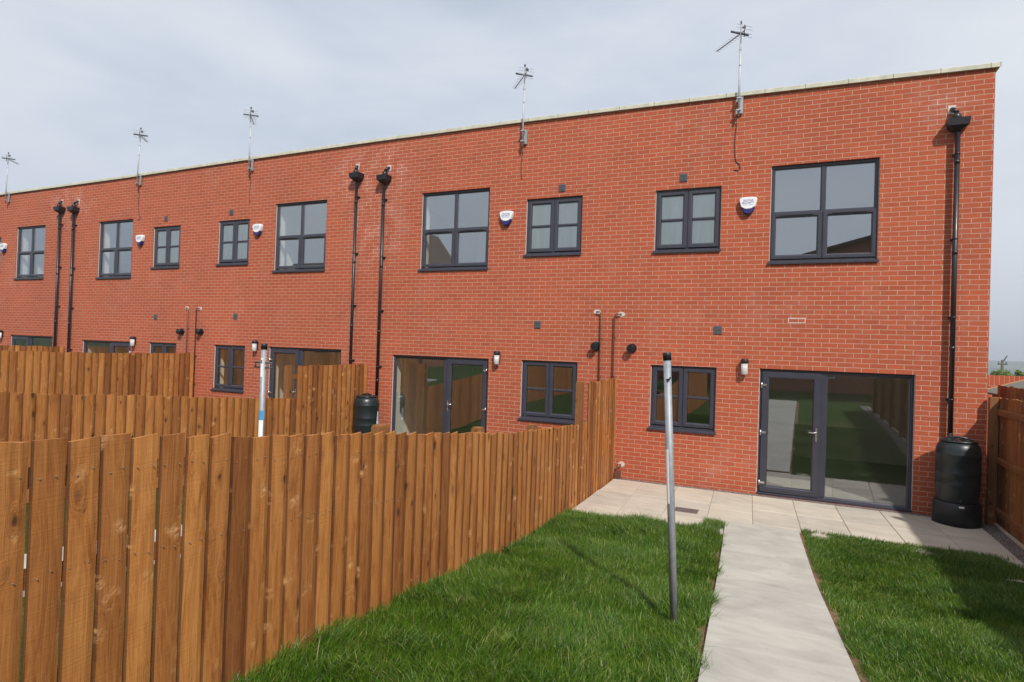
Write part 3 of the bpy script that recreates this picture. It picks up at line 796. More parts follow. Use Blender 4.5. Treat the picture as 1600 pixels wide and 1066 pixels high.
def rooms(X0, X1, ops, root, part_x):
    """plastered inner skin with reveals, floors, ceilings and the wall between the two rooms"""
    a, b = X0+.12, X1-.12; yb = 4.6; m = MB()
    for (z0, z1, sel) in ((.02, 2.42, [o for o in ops if o[3] < 3]), (2.72, 6.0, [o for o in ops if o[3] > 3])):
        z1 = min(z1, z0+2.9)
        xs = sorted(set([a, b] + [o[i] for o in sel for i in (0,1)])); zs = sorted(set([z0, z1] + [max(z0, o[2]) for o in sel] + [o[3] for o in sel]))
        for i in range(len(xs)-1):
            for k in range(len(zs)-1):
                cx, cz = (xs[i]+xs[i+1])/2, (zs[k]+zs[k+1])/2
                if any(o[0] < cx < o[1] and o[2] < cz < o[3] for o in sel): continue
                m.add([(xs[i],.33,zs[k]),(xs[i],.33,zs[k+1]),(xs[i+1],.33,zs[k+1]),(xs[i+1],.33,zs[k])], [(0,1,2,3)])
        for x0, x1, oz0, oz1 in sel:
            oz0 = max(oz0, z0)
            m.add([(x0,.118,oz0),(x0,.33,oz0),(x0,.33,oz1),(x0,.118,oz1)], [(0,1,2,3)])
            m.add([(x1,.118,oz0),(x1,.118,oz1),(x1,.33,oz1),(x1,.33,oz0)], [(0,1,2,3)])
            m.add([(x0,.118,oz1),(x0,.33,oz1),(x1,.33,oz1),(x1,.118,oz1)], [(0,1,2,3)])
            m.add([(x0,.118,oz0),(x1,.118,oz0),(x1,.33,oz0),(x0,.33,oz0)], [(0,1,2,3)])
        m.add([(a,.33,z0),(a,yb,z0),(a,yb,z1),(a,.33,z1)], [(0,1,2,3)])
        m.add([(b,.33,z0),(b,.33,z1),(b,yb,z1),(b,yb,z0)], [(0,1,2,3)])
        m.add([(a,yb,z0),(b,yb,z0),(b,yb,z1),(a,yb,z1)], [(0,1,2,3)])
        m.box(part_x-.05, part_x+.05, .332, yb-.002, z0+.001, z1-.001)
    m.build('inner_wall', M['plaster'], root)
    f = MB()
    for z in (.022, 2.722): f.add([(a,.12,z),(b,.12,z),(b,yb,z),(a,yb,z)], [(0,1,2,3)])
    f.build('floor', M['carpet'], root)
    c = MB()
    for z in (2.418, 5.6): c.add([(a,.33,z),(a,yb,z),(b,yb,z),(b,.33,z)], [(0,1,2,3)])
    c.build('ceiling', M['ceiling'], root)

ctab = [(-28,6.54),(-19.9,6.556),(-13.74,6.583),(-8.98,6.64),(-5.2,6.668),(-2.16,6.668),(.36,6.647),(2.49,6.613),(4.3,6.582),(5.53,6.552),(6,6.545)]
def ztop(x):
    for (a, za), (b, zb) in zip(ctab[:-1], ctab[1:]):
        if x <= b: return za + (zb-za)*(x-a)/(b-a)
    return ctab[-1][1]
def coping(X0, X1, root, end=False):
    m = MB(); j = MB()
    n0 = math.ceil((X0+.0)/.605); x = X0; brk = [X0]
    k = n0
    while k*.605 + .02 < X1 - .06:
        if k*.605+.02 > X0+.06: brk.append(k*.605+.02)
        k += 1
    brk.append(X1 + (.05 if end else 0))
    for a, b in zip(brk[:-1], brk[1:]):
        za, zb = ztop(a), ztop(b); g = .005
        for (y0, y1, dz0, dz1) in ((-.045, .30, 0, .066),):
            c = .006
            prof = [(y0, dz0), (y0, dz1-c), (y0+c, dz1), (y1, dz1+.012), (y1, dz0)]
            vs = [(a+g, y, za+dz) for y, dz in prof] + [(b-g, y, zb+dz) for y, dz in prof]; n = 5
            m.add(vs, [(i, (i+1)%n, n+(i+1)%n, n+i)[::-1] for i in range(n)] + [tuple(range(n)), tuple(range(n, 2*n))[::-1]])
        j.add([(b-g-.001,-.043,zb+.002),(b+g+.001,-.043,zb+.002),(b+g+.001,-.043,zb+.068),(b-g-.001,-.043,zb+.068),(b+g+.001,.29,zb+.079),(b-g-.001,.29,zb+.079)], [(0,1,2,3),(3,2,4,5)])
    o = m.build('coping', M['coping'], root); j.build('coping_joint', M['mortar'], root)
def vent(x, z, root, ribbed=True):
    m = MB(); m.cbox(x-.065, x+.065, -.014, .01, z-.07, z+.07, .004)
    for i in range(5):
        zz = z-.05+i*.022; m.cbox(x-.052, x+.052, -.019, -.013, zz, zz+.012, .003)
    m.build('vent', M['vent'], root)
def flue(x, z, root):
    m = MB(); 
    m.tube([(x,.0,z),(x,-.02,z)], .085, 24); m.tube([(x,-.02,z),(x,-.12,z)], .055, 24)
    m.tube([(x,-.10,z),(x,-.135,z)], [.072,.066], 24); m.tube([(x,-.1352,z),(x,-.150,z)], .03, 16)
    m.build('flue', M['black'], root)
def downpipe(x, zt, root, sgn, zbot=.0, butt_z=None):
    """sgn: which side of the pipe the spout comes out of the wall on"""
    m = MB(); y = -.088
    m.tube([(x,y,zbot),(x,y,zt-.17)], .034, 18)
    for zz in (zt-.62, zt-1.95, zt-3.35, zt-4.4):
        if zz > zbot+.3: m.tube([(x,y,zz-.03),(x,y,zz+.03)], .0375, 18)
    p = m.build('downpipe', M['black'], root)
    for zz in (zt-.50, zt-1.75, zt-2.9, zt-4.1):
        c = MB(); c.tube([(x,y,zz-.012),(x,y,zz+.012)], .0375, 18); c.box(x-.045, x+.045, -.03, -.0, zz-.013, zz+.013); c.box(x-.02, x+.02, -.06, -.02, zz-.012, zz+.012)
        c.build('bracket', M['black'], p)
    h = MB(); vs = []; w0, w1 = .128, .118; yf = -.20
    # hopper head: tapering box with open top
    for (w, yb, z) in ((.045, -.125, zt-.165), (.122, yf+.008, zt-.105), (.136, yf, zt+.0)):
        vs += [(x-w, yb, z), (x+w, yb, z), (x+w, -.004, z), (x-w, -.004, z)]
    for (w, z) in ((.124, zt), (.105, zt-.09)): vs += [(x-w, yf+.012, z), (x+w, yf+.012, z), (x+w, -.014, z), (x-w, -.014, z)]
    fs = [(0,3,2,1)]
    for k in range(4):
        for i in range(4):
            j = (i+1) % 4; fs.append((4*k+i, 4*k+j, 4*k+4+j, 4*k+4+i))
    fs.append((16,17,18,19)); h.add(vs, fs)
    hp = h.build('hopper', M['black'], p)
    s = MB(); s.tube([(x-sgn*.06, .0, zt+.19), (x-sgn*.045, -.055, zt+.165), (x-sgn*.02, -.10, zt+.10)], .031, 14)
    s.tube([(x-sgn*.02, -.10, zt-.02), (x-sgn*.02, -.10, zt+.05), (x-sgn*.015, -.098, zt+.078), (x-sgn*.008, -.09, zt+.092)], [.062,.060,.044,.012], 20)
    s.build('spout', M['black'], p)
    q = MB(); q.box(x-sgn*.06-.05, x-sgn*.06+.05, -.004, .01, zt+.12, zt+.25); q.build('mortar_patch', M['patch'], p)
    return p
def overflow(xv, xe, z, zb, root):
    m = MB(); s = 1 if xe > xv else -1
    m.tube([(xe, .0, z), (xe, -.035, z), (xe-s*.03, -.045, z), (xv+s*.03, -.045, z+.0), (xv, -.045, z-.03), (xv, -.045, zb)], .0125, 10)
    for zz in np.arange(zb+.3, z-.2, .7): m.box(xv-.02, xv+.02, -.03, .0, zz-.008, zz+.008)
    m.build('waste_pipe', M['copper'], root)
    p = MB(); p.lathe([(.055,-.003),(.05,.003)], 0, 0, 12)
    p.v = [(xe+v[0]*1.3, v[2]-.002, z+v[1]*.8) for v in p.v]; p.build('mortar_patch', M['patch'], root)

def house(label, cx, mirror, x0, x1, T, vents, flue_x, of, leaf_left, end_wall=False, hop=None, lamp=None):
    root = empty('terraced_house', (0,0,0)); tag(root, label, 'house', 'brick terraced houses in one row')
    ops = []
    bw, sw, dw, gw = T['big'], T['small'], T['door'], T['gwin']
    ops = [(bw[0], bw[1], bw[2], bw[3]), (sw[0], sw[1], sw[2], sw[3]), (dw[0], dw[1], .0, dw[2]), (gw[0], gw[1], gw[2], gw[3])]
    m = MB(); front_wall(m, x0, x1, -.25, ztop, ops)
    if end_wall:
        m.add([(x1,0,-.25),(x1,9,-.25),(x1,9,ztop(x1)),(x1,0,ztop(x1))], [(0,1,2,3)])
    m.add([(x0,9,-.25),(x0,9,ztop(x0)),(x1,9,ztop(x1)),(x1,9,-.25)], [(0,1,2,3)])
    m.add([(x0,0,-.25),(x0,0,ztop(x0)),(x0,9,ztop(x0)),(x0,9,-.25)], [(0,1,2,3)])
    m.build('wall', M['brick'], root)
    if not end_wall:
        pass
    rf = MB(); rf.box(x0+.01, x1-.01, .30, 8.99, 6.25, 6.35); rf.box(x0+.01, x1-.01, .25, .30, 6.2, 6.55); rf.build('roof', M['lintel'], root)
    coping(x0, x1, root, end_wall)
    rooms(x0, x1, ops, root, (max(sw[1], gw[1]) + min(bw[0], dw[0]))/2 if not mirror else (min(sw[0], gw[0]) + max(bw[1], dw[1]))/2)
    big_window(*bw, root); small_window(*sw, root, 'frosted'); small_window(*gw, root); patio_door(dw[0], dw[1], dw[2], root, leaf_left)
    for v in vents: vent(*v, root)
    flue(*flue_x, root)
    overflow(*of, root)
    if hop: downpipe(*hop, root=root) if False else downpipe(hop[0], hop[1], root, hop[2], hop[3])
    return root

h1 = house('end-of-row brick house at right, whose patio doors open onto the paved garden', 0, False, .0, 5.53,
    dict(big=(2.572,4.115,3.78,5.402), small=(.688,1.802,4.023,5.142), door=(2.478,4.650,2.070), gwin=(.694,1.804,.918,2.057)),
    [(1.806,2.689),(1.166,5.33)], (.351,2.336), (.025,.138,2.945,.12), True, True, hop=(5.078,5.83,1,1.22))
h2 = house('brick house left of the end house, with the water butt and light fence before it', 0, True, -5.43, .0,
    dict(big=(-4.193,-2.594,3.813,5.457), small=(-1.798,-.661,4.043,5.161), door=(-4.800,-2.505,2.043), gwin=(-1.798,-.662,.892,2.047)),
    [(-1.484,2.734),(-1.07,5.325)], (-.316,2.353), (-.225,-.31,2.985,.1), False, hop=(-5.11,5.88,-1,1.0))
h3 = house('middle brick house whose patio door stands behind the second washing line post', 0, False, -10.86, -5.43,
    dict(big=(-8.288,-6.732,3.87,5.506), small=(-10.178,-9.114,4.078,5.203), door=(-8.345,-6.179,2.110), gwin=(-10.182,-9.115,.969,2.107)),
    [(-9.474,2.82),(-9.736,5.394)], (-10.646,2.417), (-10.81,-10.72,3.01,.1), True, hop=(-5.845,5.99,1,.0))
h4 = house('fourth brick house from the right, its ground floor mostly hidden by fences', 0, True, -16.25, -10.86,
    dict(big=(-14.936,-13.459,3.825,5.445), small=(-12.621,-11.556,4.055,5.173), door=(-15.493,-13.354,2.095), gwin=(-12.613,-11.557,.96,2.103)),
    [(-12.40,2.777),(-12.119,5.371)], (-11.349,2.408), (-11.116,-11.20,3.02,.1), False, hop=(-15.97,5.90,-1,.0))
h5 = house('leftmost brick house in the row, cut by the left edge of the picture', 0, False, -21.7, -16.25,
    dict(big=(-18.967,-17.470,3.87,5.495), small=(-20.86,-19.79,4.10,5.22), door=(-19.084,-16.896,2.160), gwin=(-20.86,-19.79,1.0,2.15)),
    [(-20.1,2.83),(-20.4,5.4)], (-21.3,2.43), (-21.5,-21.4,3.0,.1), True, hop=(-16.63,5.95,1,.0))

# small pale mortar-marked brick above the patio doors of the first house
g = MB(); g.ring(2.885, 3.14, 2.825, 2.908, [(0,-.0015),(.012,-.003),(.012,.0)]); g.build('pointing_mark', M['patch'], h1)
# drain gully with its stub pipe at the fence corner
g = MB(); g.tube([(.20,.0,.235),(.20,-.05,.235),(.165,-.07,.20),(.160,-.075,.10),(.160,-.075,.0)], .024, 12); g.box(.13, .22, -.13, -.0, -.02, .13); g.build('gully', M['copper'], h1)
g = MB(); g.lathe([(.05,-.003),(.045,.003)], 0, 0, 10); g.v = [(.225+v[0]*1.2, v[2]-.003, .255+v[1]) for v in g.v]; g.build('mortar_patch', M['patch'], h1)

# ------------------------------------------------------------------ things fixed to the wall
def text_mesh(name, s, size, matl, parent, loc):
    cu = bpy.data.curves.new(name, 'FONT'); cu.body = s; cu.size = size; cu.align_x = 'CENTER'; cu.extrude = .0006; cu.offset = size*.012
    o = bpy.data.objects.new(name, cu); COL.objects.link(o)
    dg = bpy.context.evaluated_depsgraph_get(); me = bpy.data.meshes.new_from_object(o.evaluated_get(dg))
    bpy.data.objects.remove(o); me.materials.clear(); me.materials.append(matl)
    q = bpy.data.objects.new(name, me); COL.objects.link(q); q.parent = parent; q.location = loc; q.rotation_euler = (R(90),0,0)
    return q
def alarm_box():
    root = empty('alarm_box'); D = .085
    def outline(s, dy=0):
        pts = [(-.118,.135),(-.06,.146),(0,.148),(.06,.146),(.118,.135),(.136,.118),(.137,.095),(.118,.02),(.092,-.06),(.062,-.115),(.035,-.132),(0,-.137),(-.035,-.132),(-.062,-.115),(-.092,-.06),(-.118,.02),(-.137,.095),(-.136,.118)]
        return [(x*s, z*s) for x, z in pts]
    m = MB(); vs = []; n = 18
    for s, y in ((1.0, 0), (1.0, -.045), (.97, -.068), (.90, -.080)): vs += [(x, y, z) for x, z in outline(s)]
    fs = [tuple(3*n+i for i in range(n))]
    for k in range(3):
        for i in range(n):
            j = (i+1) % n; fs.append((k*n+i, k*n+n+i, k*n+n+j, k*n+j))
    m.add(vs, fs); m.build('lens', M['blue'], root)
    c = MB()
    top = [(-.118,.135),(-.06,.146),(0,.148),(.06,.146),(.118,.135),(.136,.118),(.137,.095),(.122,.03),(.106,-.018),(.085,-.030),(.060,-.048),(.03,-.055),(-.03,-.055),(-.060,-.048),(-.085,-.030),(-.106,-.018),(-.122,.03),(-.137,.095),(-.136,.118)]
    vs = []; n = len(top)
    for s, y in ((1.015, -.010), (1.015, -.055), (.985, -.077), (.93, -.088)): vs += [(x*s, y, (z-.045)*s+.045) for x, z in top]
    fs = [tuple(3*n+i for i in range(n))]
    for k in range(3):
        for i in range(n):
            j = (i+1) % n; fs.append((k*n+i, k*n+n+i, k*n+n+j, k*n+j))
    c.add(vs, [f[::-1] for f in fs]); c.build('cover', M['white'], root)
    text_mesh('lettering', 'TELSTAR', .043, M['textblue'], root, (0,-.0885,.072))
    text_mesh('lettering', 'SECURITY', .043, M['textblue'], root, (0,-.0885,.034))
    d = MB(); r = random.Random(2)
    for i in range(11):
        if i == 5: continue
        x = -.077+i*.0145; d.box(x, x+.009, -.0889, -.0880, .008, .008+r.uniform(.014, .020))
    d.build('small_print', M['textpale'], root)
    return root
AG = 'alarm boxes on the upper wall'
ab = alarm_box(); ab.location = (2.232, 0, 4.755)
tag(ab, 'white and dark blue alarm box between the two upper windows at far right', 'alarm box', AG)
for (x, z, lb) in ((-2.193,4.80,'white alarm box left of the upper window with the frosted panes, over the first fence'),
                   (-8.792,4.895,'white alarm box just left of the middle house big upper window'),
                   (-13.071,4.83,'white alarm box right of the upper window second from the left'),
                   (-19.557,4.862,'alarm box at the very left edge of the picture')):
    c = copy_tree(ab); c.location = (x, 0, z); tag(c, lb, 'alarm box', AG)

def wall_lamp():
    root = empty('wall_lamp')
    m = MB(); m.cbox(-.045, .045, -.02, .0, -.07, .125, .004); m.build('back_plate', M['black'], root)
    m = MB(); m.lathe([(.030,.145),(.052,.140),(.060,.125),(.062,.075),(.058,.068),(.03,.068)][::-1], 0, -.075, 28); m.build('cap', M['black'], root)
    m = MB(); m.tube([(0,-.02,.10),(0,-.05,.10)], .022, 12); m.build('arm', M['black'], root)
    m = MB(); m.lathe([(.02,-.120),(.045,-.118),(.053,-.105),(.055,.070)], 0, -.075, 32); m.build('glass', M['lampglass'], root)
    m = MB(); m.tube([(-.045,-.0,-.17),(-.05,-.02,-.18)], .006, 8); m.build('screw', M['chrome'], root)
    return root
LG = 'outdoor lamps beside the doors'
lm = wall_lamp(); lm.location = (2.248, 0, 2.075); tag(lm, 'black capped glass wall lamp left of the rightmost patio doors', 'wall lamp', LG)
for (x, z, lb) in ((-2.295,2.055,'glass wall lamp right of the patio doors above the nearest fence'),
                   (-8.727,2.105,'glass wall lamp just left of the far washing line post'),
                   (-13.187,2.10,'small glass wall lamp above the third fence'),
                   (-19.504,2.155,'wall lamp at the left edge beside the farthest doors')):
    c = copy_tree(lm); c.location = (x, 0, z); tag(c, lb, 'wall lamp', LG)

def antenna(z0, z1):
    """origin on the wall face at the mast foot"""
    root = empty('tv_antenna'); y = -.11; H = z1-z0
    m = MB(); m.tube([(0,y,0),(0,y,.55),(0,y,H)], [.016,.0155,.0125], 12)
    for zz in (.55*H, .72*H): m.tube([(0,y,zz-.012),(0,y,zz+.012)], .019, 10)
    m.build('mast', M['alu'], root)
    m = MB()
    for zz in (.10, .30):
        m.box(-.05, .05, -.012, 0, zz-.03, zz+.03); m.box(-.018, .018, y+.01, -.01, zz-.012, zz+.012); m.box(-.035, .035, y-.022, y+.022, zz-.012, zz+.012)
    m.box(.0, .06, -.05, -.03, .06, .34)
    m.build('bracket', M['alu'], root)
    d = Vector((-.659,.752,0)).normalized(); e = Vector((d.y,-d.x,0)); c = Vector((0,y,H-.16))
    b = MB(); b.tube([c-d*.10, c+d*.66], .0085, 8)
    b.build('boom', M['dkmetal'], root)
    el = MB()
    for i in range(9):
        p = c + d*(.10+i*.068); w = .085-.003*i; el.tube([p-e*w, p+e*w], .0032, 6)
    for dz in (-.075, -.03, .03, .075):
        p = c - d*.09 + Vector((0,0,dz*1.2)); el.tube([p-e*.15, p+e*.15], .0032, 6)
    el.build('elements', M['alu'], root)
    k = MB(); p = c + d*.03 + Vector((0,0,.015)); k.tube([p-e*.17, p+e*.17], .017, 10); k.tube([c-d*.09+Vector((0,0,-.10)), c-d*.09+Vector((0,0,.10))], .007, 8)
    k.build('dipole', M['dkmetal'], root)
    t = MB(); t.box(-.012, .012, y-.012, y+.012, H-.01, H+.045); t.box(.015, .075, y-.01, y+.01, H-.075, H-.055); t.box(.05, .066, y-.03, y+.03, H-.09, H-.04)
    t.build('mast_head', M['dkmetal'], root)
    return root
NG = 'television antennas along the parapet'
an = antenna(6.26, 7.80); an.location = (2.045, 0, 6.26); tag(an, 'tallest-looking TV antenna, on the parapet above the rightmost small window', 'antenna', NG)
ants = ((-1.875,6.17,0,'TV antenna with ladder-like boom above the vent of the second house'),
        (-9.085,6.30,0,'TV antenna above the third small upper window, boom pointing nearly away'),
        (-13.20,6.28,-.05,'slightly leaning TV antenna between the left pair and middle houses'),
        (-19.42,6.25,-.04,'TV antenna at the left edge of the picture'))
for x, z, ln, lb in ants:
    c = copy_tree(an); c.location = (x, 0, z); c.rotation_euler = (0, -ln, 0); tag(c, lb, 'antenna', NG)
# antenna cables running down the brickwork
CG = 'antenna cables hanging on the wall'
def cable(x, z0, z1, curl, lb):
    m = MB(); pts = [(x+.0, -.10, z0+.10), (x-.03, -.05, z0+.0), (x-.035, -.010, z0-.12)]
    n = 8
    for i in range(1, n+1):
        t = i/n; pts.append((x-.035-.02*math.sin(t*3)*1.0, -.009, z0-.12+(z1+.1-z0+.12)*t))
    if curl: pts += [(x-.02,-.009,z1+.05),(x+.03,-.010,z1+.01),(x+.045,-.012,z1-.06),(x+.01,-.012,z1-.095),(x-.06,-.004,z1-.08)]
    m.tube(pts, .0062, 6)
    o = m.build('antenna_cable', M['cable']); tag(o, lb, 'cable', CG); return o
cable(2.045, 6.26, 5.47, True, 'dark cable curling at its end below the rightmost antenna')
cable(-1.875, 6.17, 5.45, False, 'dark cable dropping straight from the second antenna towards the frosted window')
cable(-9.085, 6.28, 5.45, False, 'thin cable dropping below the antenna of the middle house')
cable(-13.20, 6.26, 5.5, True, 'thin cable below the leaning antenna')

# ------------------------------------------------------------------ washing line posts
def line_post(base, top, hooks=False):
    root = empty('washing_line_post', base); b = Vector(base); t = Vector(top)-b; s = MB()
    s.tube([(0,0,-.05), t*.5, t-Vector((0,0,.001))], .029, 24); s.build('pole', M['galv'], root)
    c = MB(); u = t.normalized(); c.tube([t-u*.055, t, t+u*.006], [.0325,.0325,.028], 24); c.build('cap', M['black'], root)
    k = MB(); p = u*(t.length*.905)
    if hooks:
        for dz in (0, -.05): k.tube([p+Vector((-.13,.0,dz)), p+Vector((.13,.0,dz))], .009, 8)
        k.tube([p+Vector((-.115,0,.0)), p+Vector((-.115,0,-.05))], .008, 8); k.tube([p+Vector((.11,0,.0)), p+Vector((.11,0,-.05))], .008, 8)
        k.build('hook', M['dkmetal'], root)
    else:
        k.tube([p+Vector((-.0,-.027,-.005)), p+Vector((.02,-.045,.0)), p+Vector((.028,-.036,.014))], .007, 8)
        k.build('hook', M['black'], root)
    def lab(z0, z1, mt, a0, a1, nm):
        q = MB(); vs = []; n = 8; f0 = u*(z0); f1 = u*(z1)
        for f in (f0, f1):
            for i in range(n+1):
                a = a0+(a1-a0)*i/n; vs.append((f.x+.0298*math.cos(a), f.y+.0298*math.sin(a), f.z))
        q.add(vs, [(i, i+1, n+2+i, n+1+i) for i in range(n)], True); q.build(nm, M[mt], root)
    return root, lab
p1, lab = line_post((2.164,-6.023,gz(-6.023)), (2.045,-6.023,2.283))
tag(p1, 'bare galvanised washing line post with black cap standing in the near lawn', 'post', 'washing line posts')
lab(.955, 1.37, 'label', R(185), R(262), 'sticker'); lab(1.372, 1.40, 'labelblue', R(185), R(215), 'sticker_top')
p2, lab = line_post((-2.17,-6.02,gz(-6)), (-2.175,-6.02,2.235), True)
tag(p2, 'galvanised washing line post with cross hooks and white label behind the nearest fence', 'post', 'washing line posts')
lab(.60, 1.26, 'label', R(195), R(345), 'sticker'); lab(1.262, 1.36, 'labelblue', R(195), R(345), 'sticker_top'); lab(1.72, 1.92, 'label', R(240), R(300), 'small_sticker'); lab(1.86, 1.90, 'dkmetal', R(250), R(290), 'sticker_mark')

# ------------------------------------------------------------------ water butts
def water_butt(loc, label, col='butt', stand=True, lab=None, s=1.0):
    root = empty('water_butt', loc); tag(root, label, 'water butt', 'water butts at the downpipes')
    z = .30
    if stand:
        st = MB(); st.lathe([(.285,0),(.275,.30),(.262,.315)], n=48)
        # scalloped front foot
        st.v = [(x*(1+.03*math.cos(4*math.atan2(y, x))), y*(1+.03*math.cos(4*math.atan2(y, x))), zz) for x, y, zz in st.v]
        st.build('stand', M['buttstand'], root)
    prof = [(.235,z),(.245,z+.02),(.262,z+.20)]
    for k in (z+.27, z+.42, z+.68):
        prof += [(.266,k-.014),(.2705,k-.005),(.2705,k+.005),(.267,k+.014)]
    prof += [(.262,z+.74),(.245,z+.80),(.218,z+.835),(.205,z+.842)]
    b = MB(); b.lathe(prof, n=56); b.build('barrel', M[col], root)
    l = MB(); l.lathe([(.205,z+.842),(.222,z+.845),(.222,z+.862),(.21,z+.872),(.195,z+.872),(.185,z+.862),(.05,z+.866),(.0,z+.868)], n=48, caps=False)
    for i in range(6):
        a = i*math.pi/3; l.tube([(.06*math.cos(a),.06*math.sin(a),z+.868),(.175*math.cos(a),.175*math.sin(a),z+.870)], .010, 6)
    l.tube([(-.14,.02,z+.866),(-.10,.02,z+.895),(.0,.02,z+.91),(.10,.02,z+.895),(.14,.02,z+.866)], .016, 8)
    l.build('lid', M[col], root)
    t = MB(); t.tube([(-.02,-.262,z+.075),(-.02,-.325,z+.075)], .016, 10); t.tube([(-.02,-.315,z+.09),(-.02,-.315,z+.04)], .014, 10); t.build('tap', M['black'], root)
    return root
M['buttstand'] = plain('butt_stand_plastic', (.010,.011,.013), .5)
b1 = water_butt((5.118,-.385,.018), 'large black water butt on a stand in the shaded corner at right')
g = MB(); g.cbox(-.035, .025, -.292, -.284, .265, .290, .002); g.build('tag', M['label'], b1)
g = MB(); g.tube([(-.04,.297,1.23),(-.04,.297,1.05),(-.05,.22,1.12),(-.08,.12,1.165)], .036, 12); g.build('hose_connector', M['black'], b1)
b2 = water_butt((-5.135,-.40,.0), 'dark grey-green water butt seen over the nearest fence by the downpipe')
g = MB(); vs = []
for z_, hw in ((.60,8),(.86,3)):
    for k in range(5):
        a_ = R(6+hw*(k-2)/2); vs.append((.281*math.cos(a_), .281*math.sin(a_), z_))
g.add(vs, [(i,i+1,6+i,5+i) for i in range(4)]); g.build('hang_tag', M['label'], b2)
g = MB(); g.v = []; vs = []
for z_, hw in ((.66,3),(.79,1)):
    for k in range(3):
        a_ = R(6+hw*(k-1)); vs.append((.2835*math.cos(a_), .2835*math.sin(a_), z_))
g.add(vs, [(i,i+1,4+i,3+i) for i in range(2)]); g.build('tag_mark', M['labelblue'], b2)
g = MB(); g.tube([(.02,.32,1.02),(.02,.30,1.06),(.0,.2,1.07)], .03, 10); g.build('hose_connector', M['black'], b2)

# ------------------------------------------------------------------ beyond the right-hand fence
wl = empty('garden_wall', (5.6,3.4,0)); tag(wl, 'red brick garden wall with upright top course behind the right-hand fence', 'wall')
g = MB(); g.box(0, 14, 0, .215, -.6, 1.83); g.build('wall', M['brick'], wl)
M['soldier'] = brick_mat('soldier_course', w=.075, h=.225, phase=.17)
g = MB(); g.box(0, 14, -.003, .218, 1.832, 2.048); g.build('capping', M['soldier'], wl)
# low shed roof
sh = empty('shed', (6.95,1.2,0)); tag(sh, 'low garden shed with grey felt roof and orange verge behind the right fence', 'shed')
M['felt'] = plain('green_grey_felt', (.17,.19,.17), .9, nz=.15, nscale=14, bmp=.4)
g = MB(); g.box(-.85, .85, -.9, .9, -.3, 1.80); g.add([(-.85,-.9,1.80),(.85,-.9,1.80),(0,-.9,2.1)], [(0,1,2)]); g.add([(-.85,.9,1.80),(.85,.9,1.80),(0,.9,2.1)], [(2,1,0)]); g.build('wall', M['fence_wood'], sh)
g = MB()
for s in (-1, 1): g.add([(0,-1,2.12),(s*.98,-1,1.76),(s*.98,1,1.76),(0,1,2.12),(0,-1,2.15),(s*.98,-1,1.79),(s*.98,1,1.79),(0,1,2.15)], [(4,5,6,7),(0,3,2,1),(1,2,6,5),(0,1,5,4),(2,3,7,6)])
g.build('roof', M['felt'], sh)
g = MB()
for s in (-1, 1):
    for yy in (-1.02, 1.0): g.add([(0,yy,2.08),(s*1.0,yy,1.72),(s*1.0,yy,1.80),(0,yy,2.165),(0,yy+.02,2.08),(s*1.0,yy+.02,1.72),(s*1.0,yy+.02,1.80),(0,yy+.02,2.165)], [(0,1,2,3),(7,6,5,4),(3,2,6,7),(0,4,5,1)])
g.build('verge_board', plain('orange_verge_timber', (.50,.27,.13), .7, nz=.15), sh)

def tree(name, label, loc, h, r, cols, seed, nleaf=2600, squash=1.0, leaf=.10):
    rr = random.Random(seed); root = empty(name, loc); tag(root, label, 'tree', 'trees beyond the garden wall')
    t = MB(); t.tube([(0,0,-.3),(.05,.02,h*.3),(-.04,.05,h*.62),(.02,0,h*.85)], [.05*h*.4,.04*h*.4,.025*h*.4,.01*h*.4], 8)
    for i in range(8):
        a = rr.uniform(0, 6.28); z0 = h*rr.uniform(.3, .7); q = Vector((math.cos(a)*r*.75, math.sin(a)*r*.75, z0+h*.2)); t.tube([(0,0,z0), q*.5+Vector((0,0,z0*.5)), q], [.02*h*.3,.012*h*.3,.004*h*.3], 6)
    t.build('trunk', plain('bark_'+name, (.10,.075,.05), .9, nz=.3), root)
    cl = [(rr.uniform(-1,1)*r*.6, rr.uniform(-1,1)*r*.6, h*rr.uniform(.42,.9), r*rr.uniform(.28,.5)) for _ in range(16)]
    c = MB()
    for _ in range(nleaf):
        cx, cy, cz, cr = rr.choice(cl); d = Vector((rr.gauss(0,1), rr.gauss(0,1), rr.gauss(0,1)*squash)).normalized()*cr*rr.random()**.45
        p = Vector((cx, cy, cz))+d; u = Vector((rr.gauss(0,1), rr.gauss(0,1), rr.gauss(0,1))).normalized(); w = u.cross(Vector((rr.gauss(0,1), rr.gauss(0,1), rr.gauss(0,1)))).normalized()
        s = leaf*rr.uniform(.6, 1.3); c.add([p-u*s, p+w*s*.5, p+u*s, p-w*s*.5], [(0,1,2,3)])
    c.build('crown', leaf_mat('leaf_'+name, *cols), root)
    return root
tree('garden_tree', 'left of two small bright green trees above the brick garden wall', (19.05,52.5,-2.6), 4.6, 1.15, ((.10,.16,.01),(.22,.30,.03)), 3)
tree('garden_tree', 'right of two small bright green trees above the brick garden wall', (20.05,52.0,-2.6), 4.55, .75, ((.10,.15,.01),(.21,.28,.03)), 4)
tree('dark_tree', 'dark bushy tree at the right edge above the garden wall', (21.9,52,-2.7), 4.6, 1.1, ((.012,.028,.014),(.03,.055,.02)), 5)
up = empty('utility_pole', (20.3,57,-2.8)); tag(up, 'thin dark utility pole with crossarm rising between the distant trees', 'utility pole')
g = MB(); g.tube([(0,0,0),(0,0,5.35)], [.15,.11], 8); g.build('pole', plain('pole_timber', (.10,.085,.07), .9), up)
g = MB(); g.box(-.35,.35,-.06,.06,4.9,5.02); g.box(-.3,-.24,-.04,.04,5.02,5.2); g.box(.24,.3,-.04,.04,5.02,5.2); g.tube([(.05,0,5.2),(.33,0,5.75)], .05, 6); g.build('crossarm', plain('pole_iron', (.08,.08,.08), .7), up)

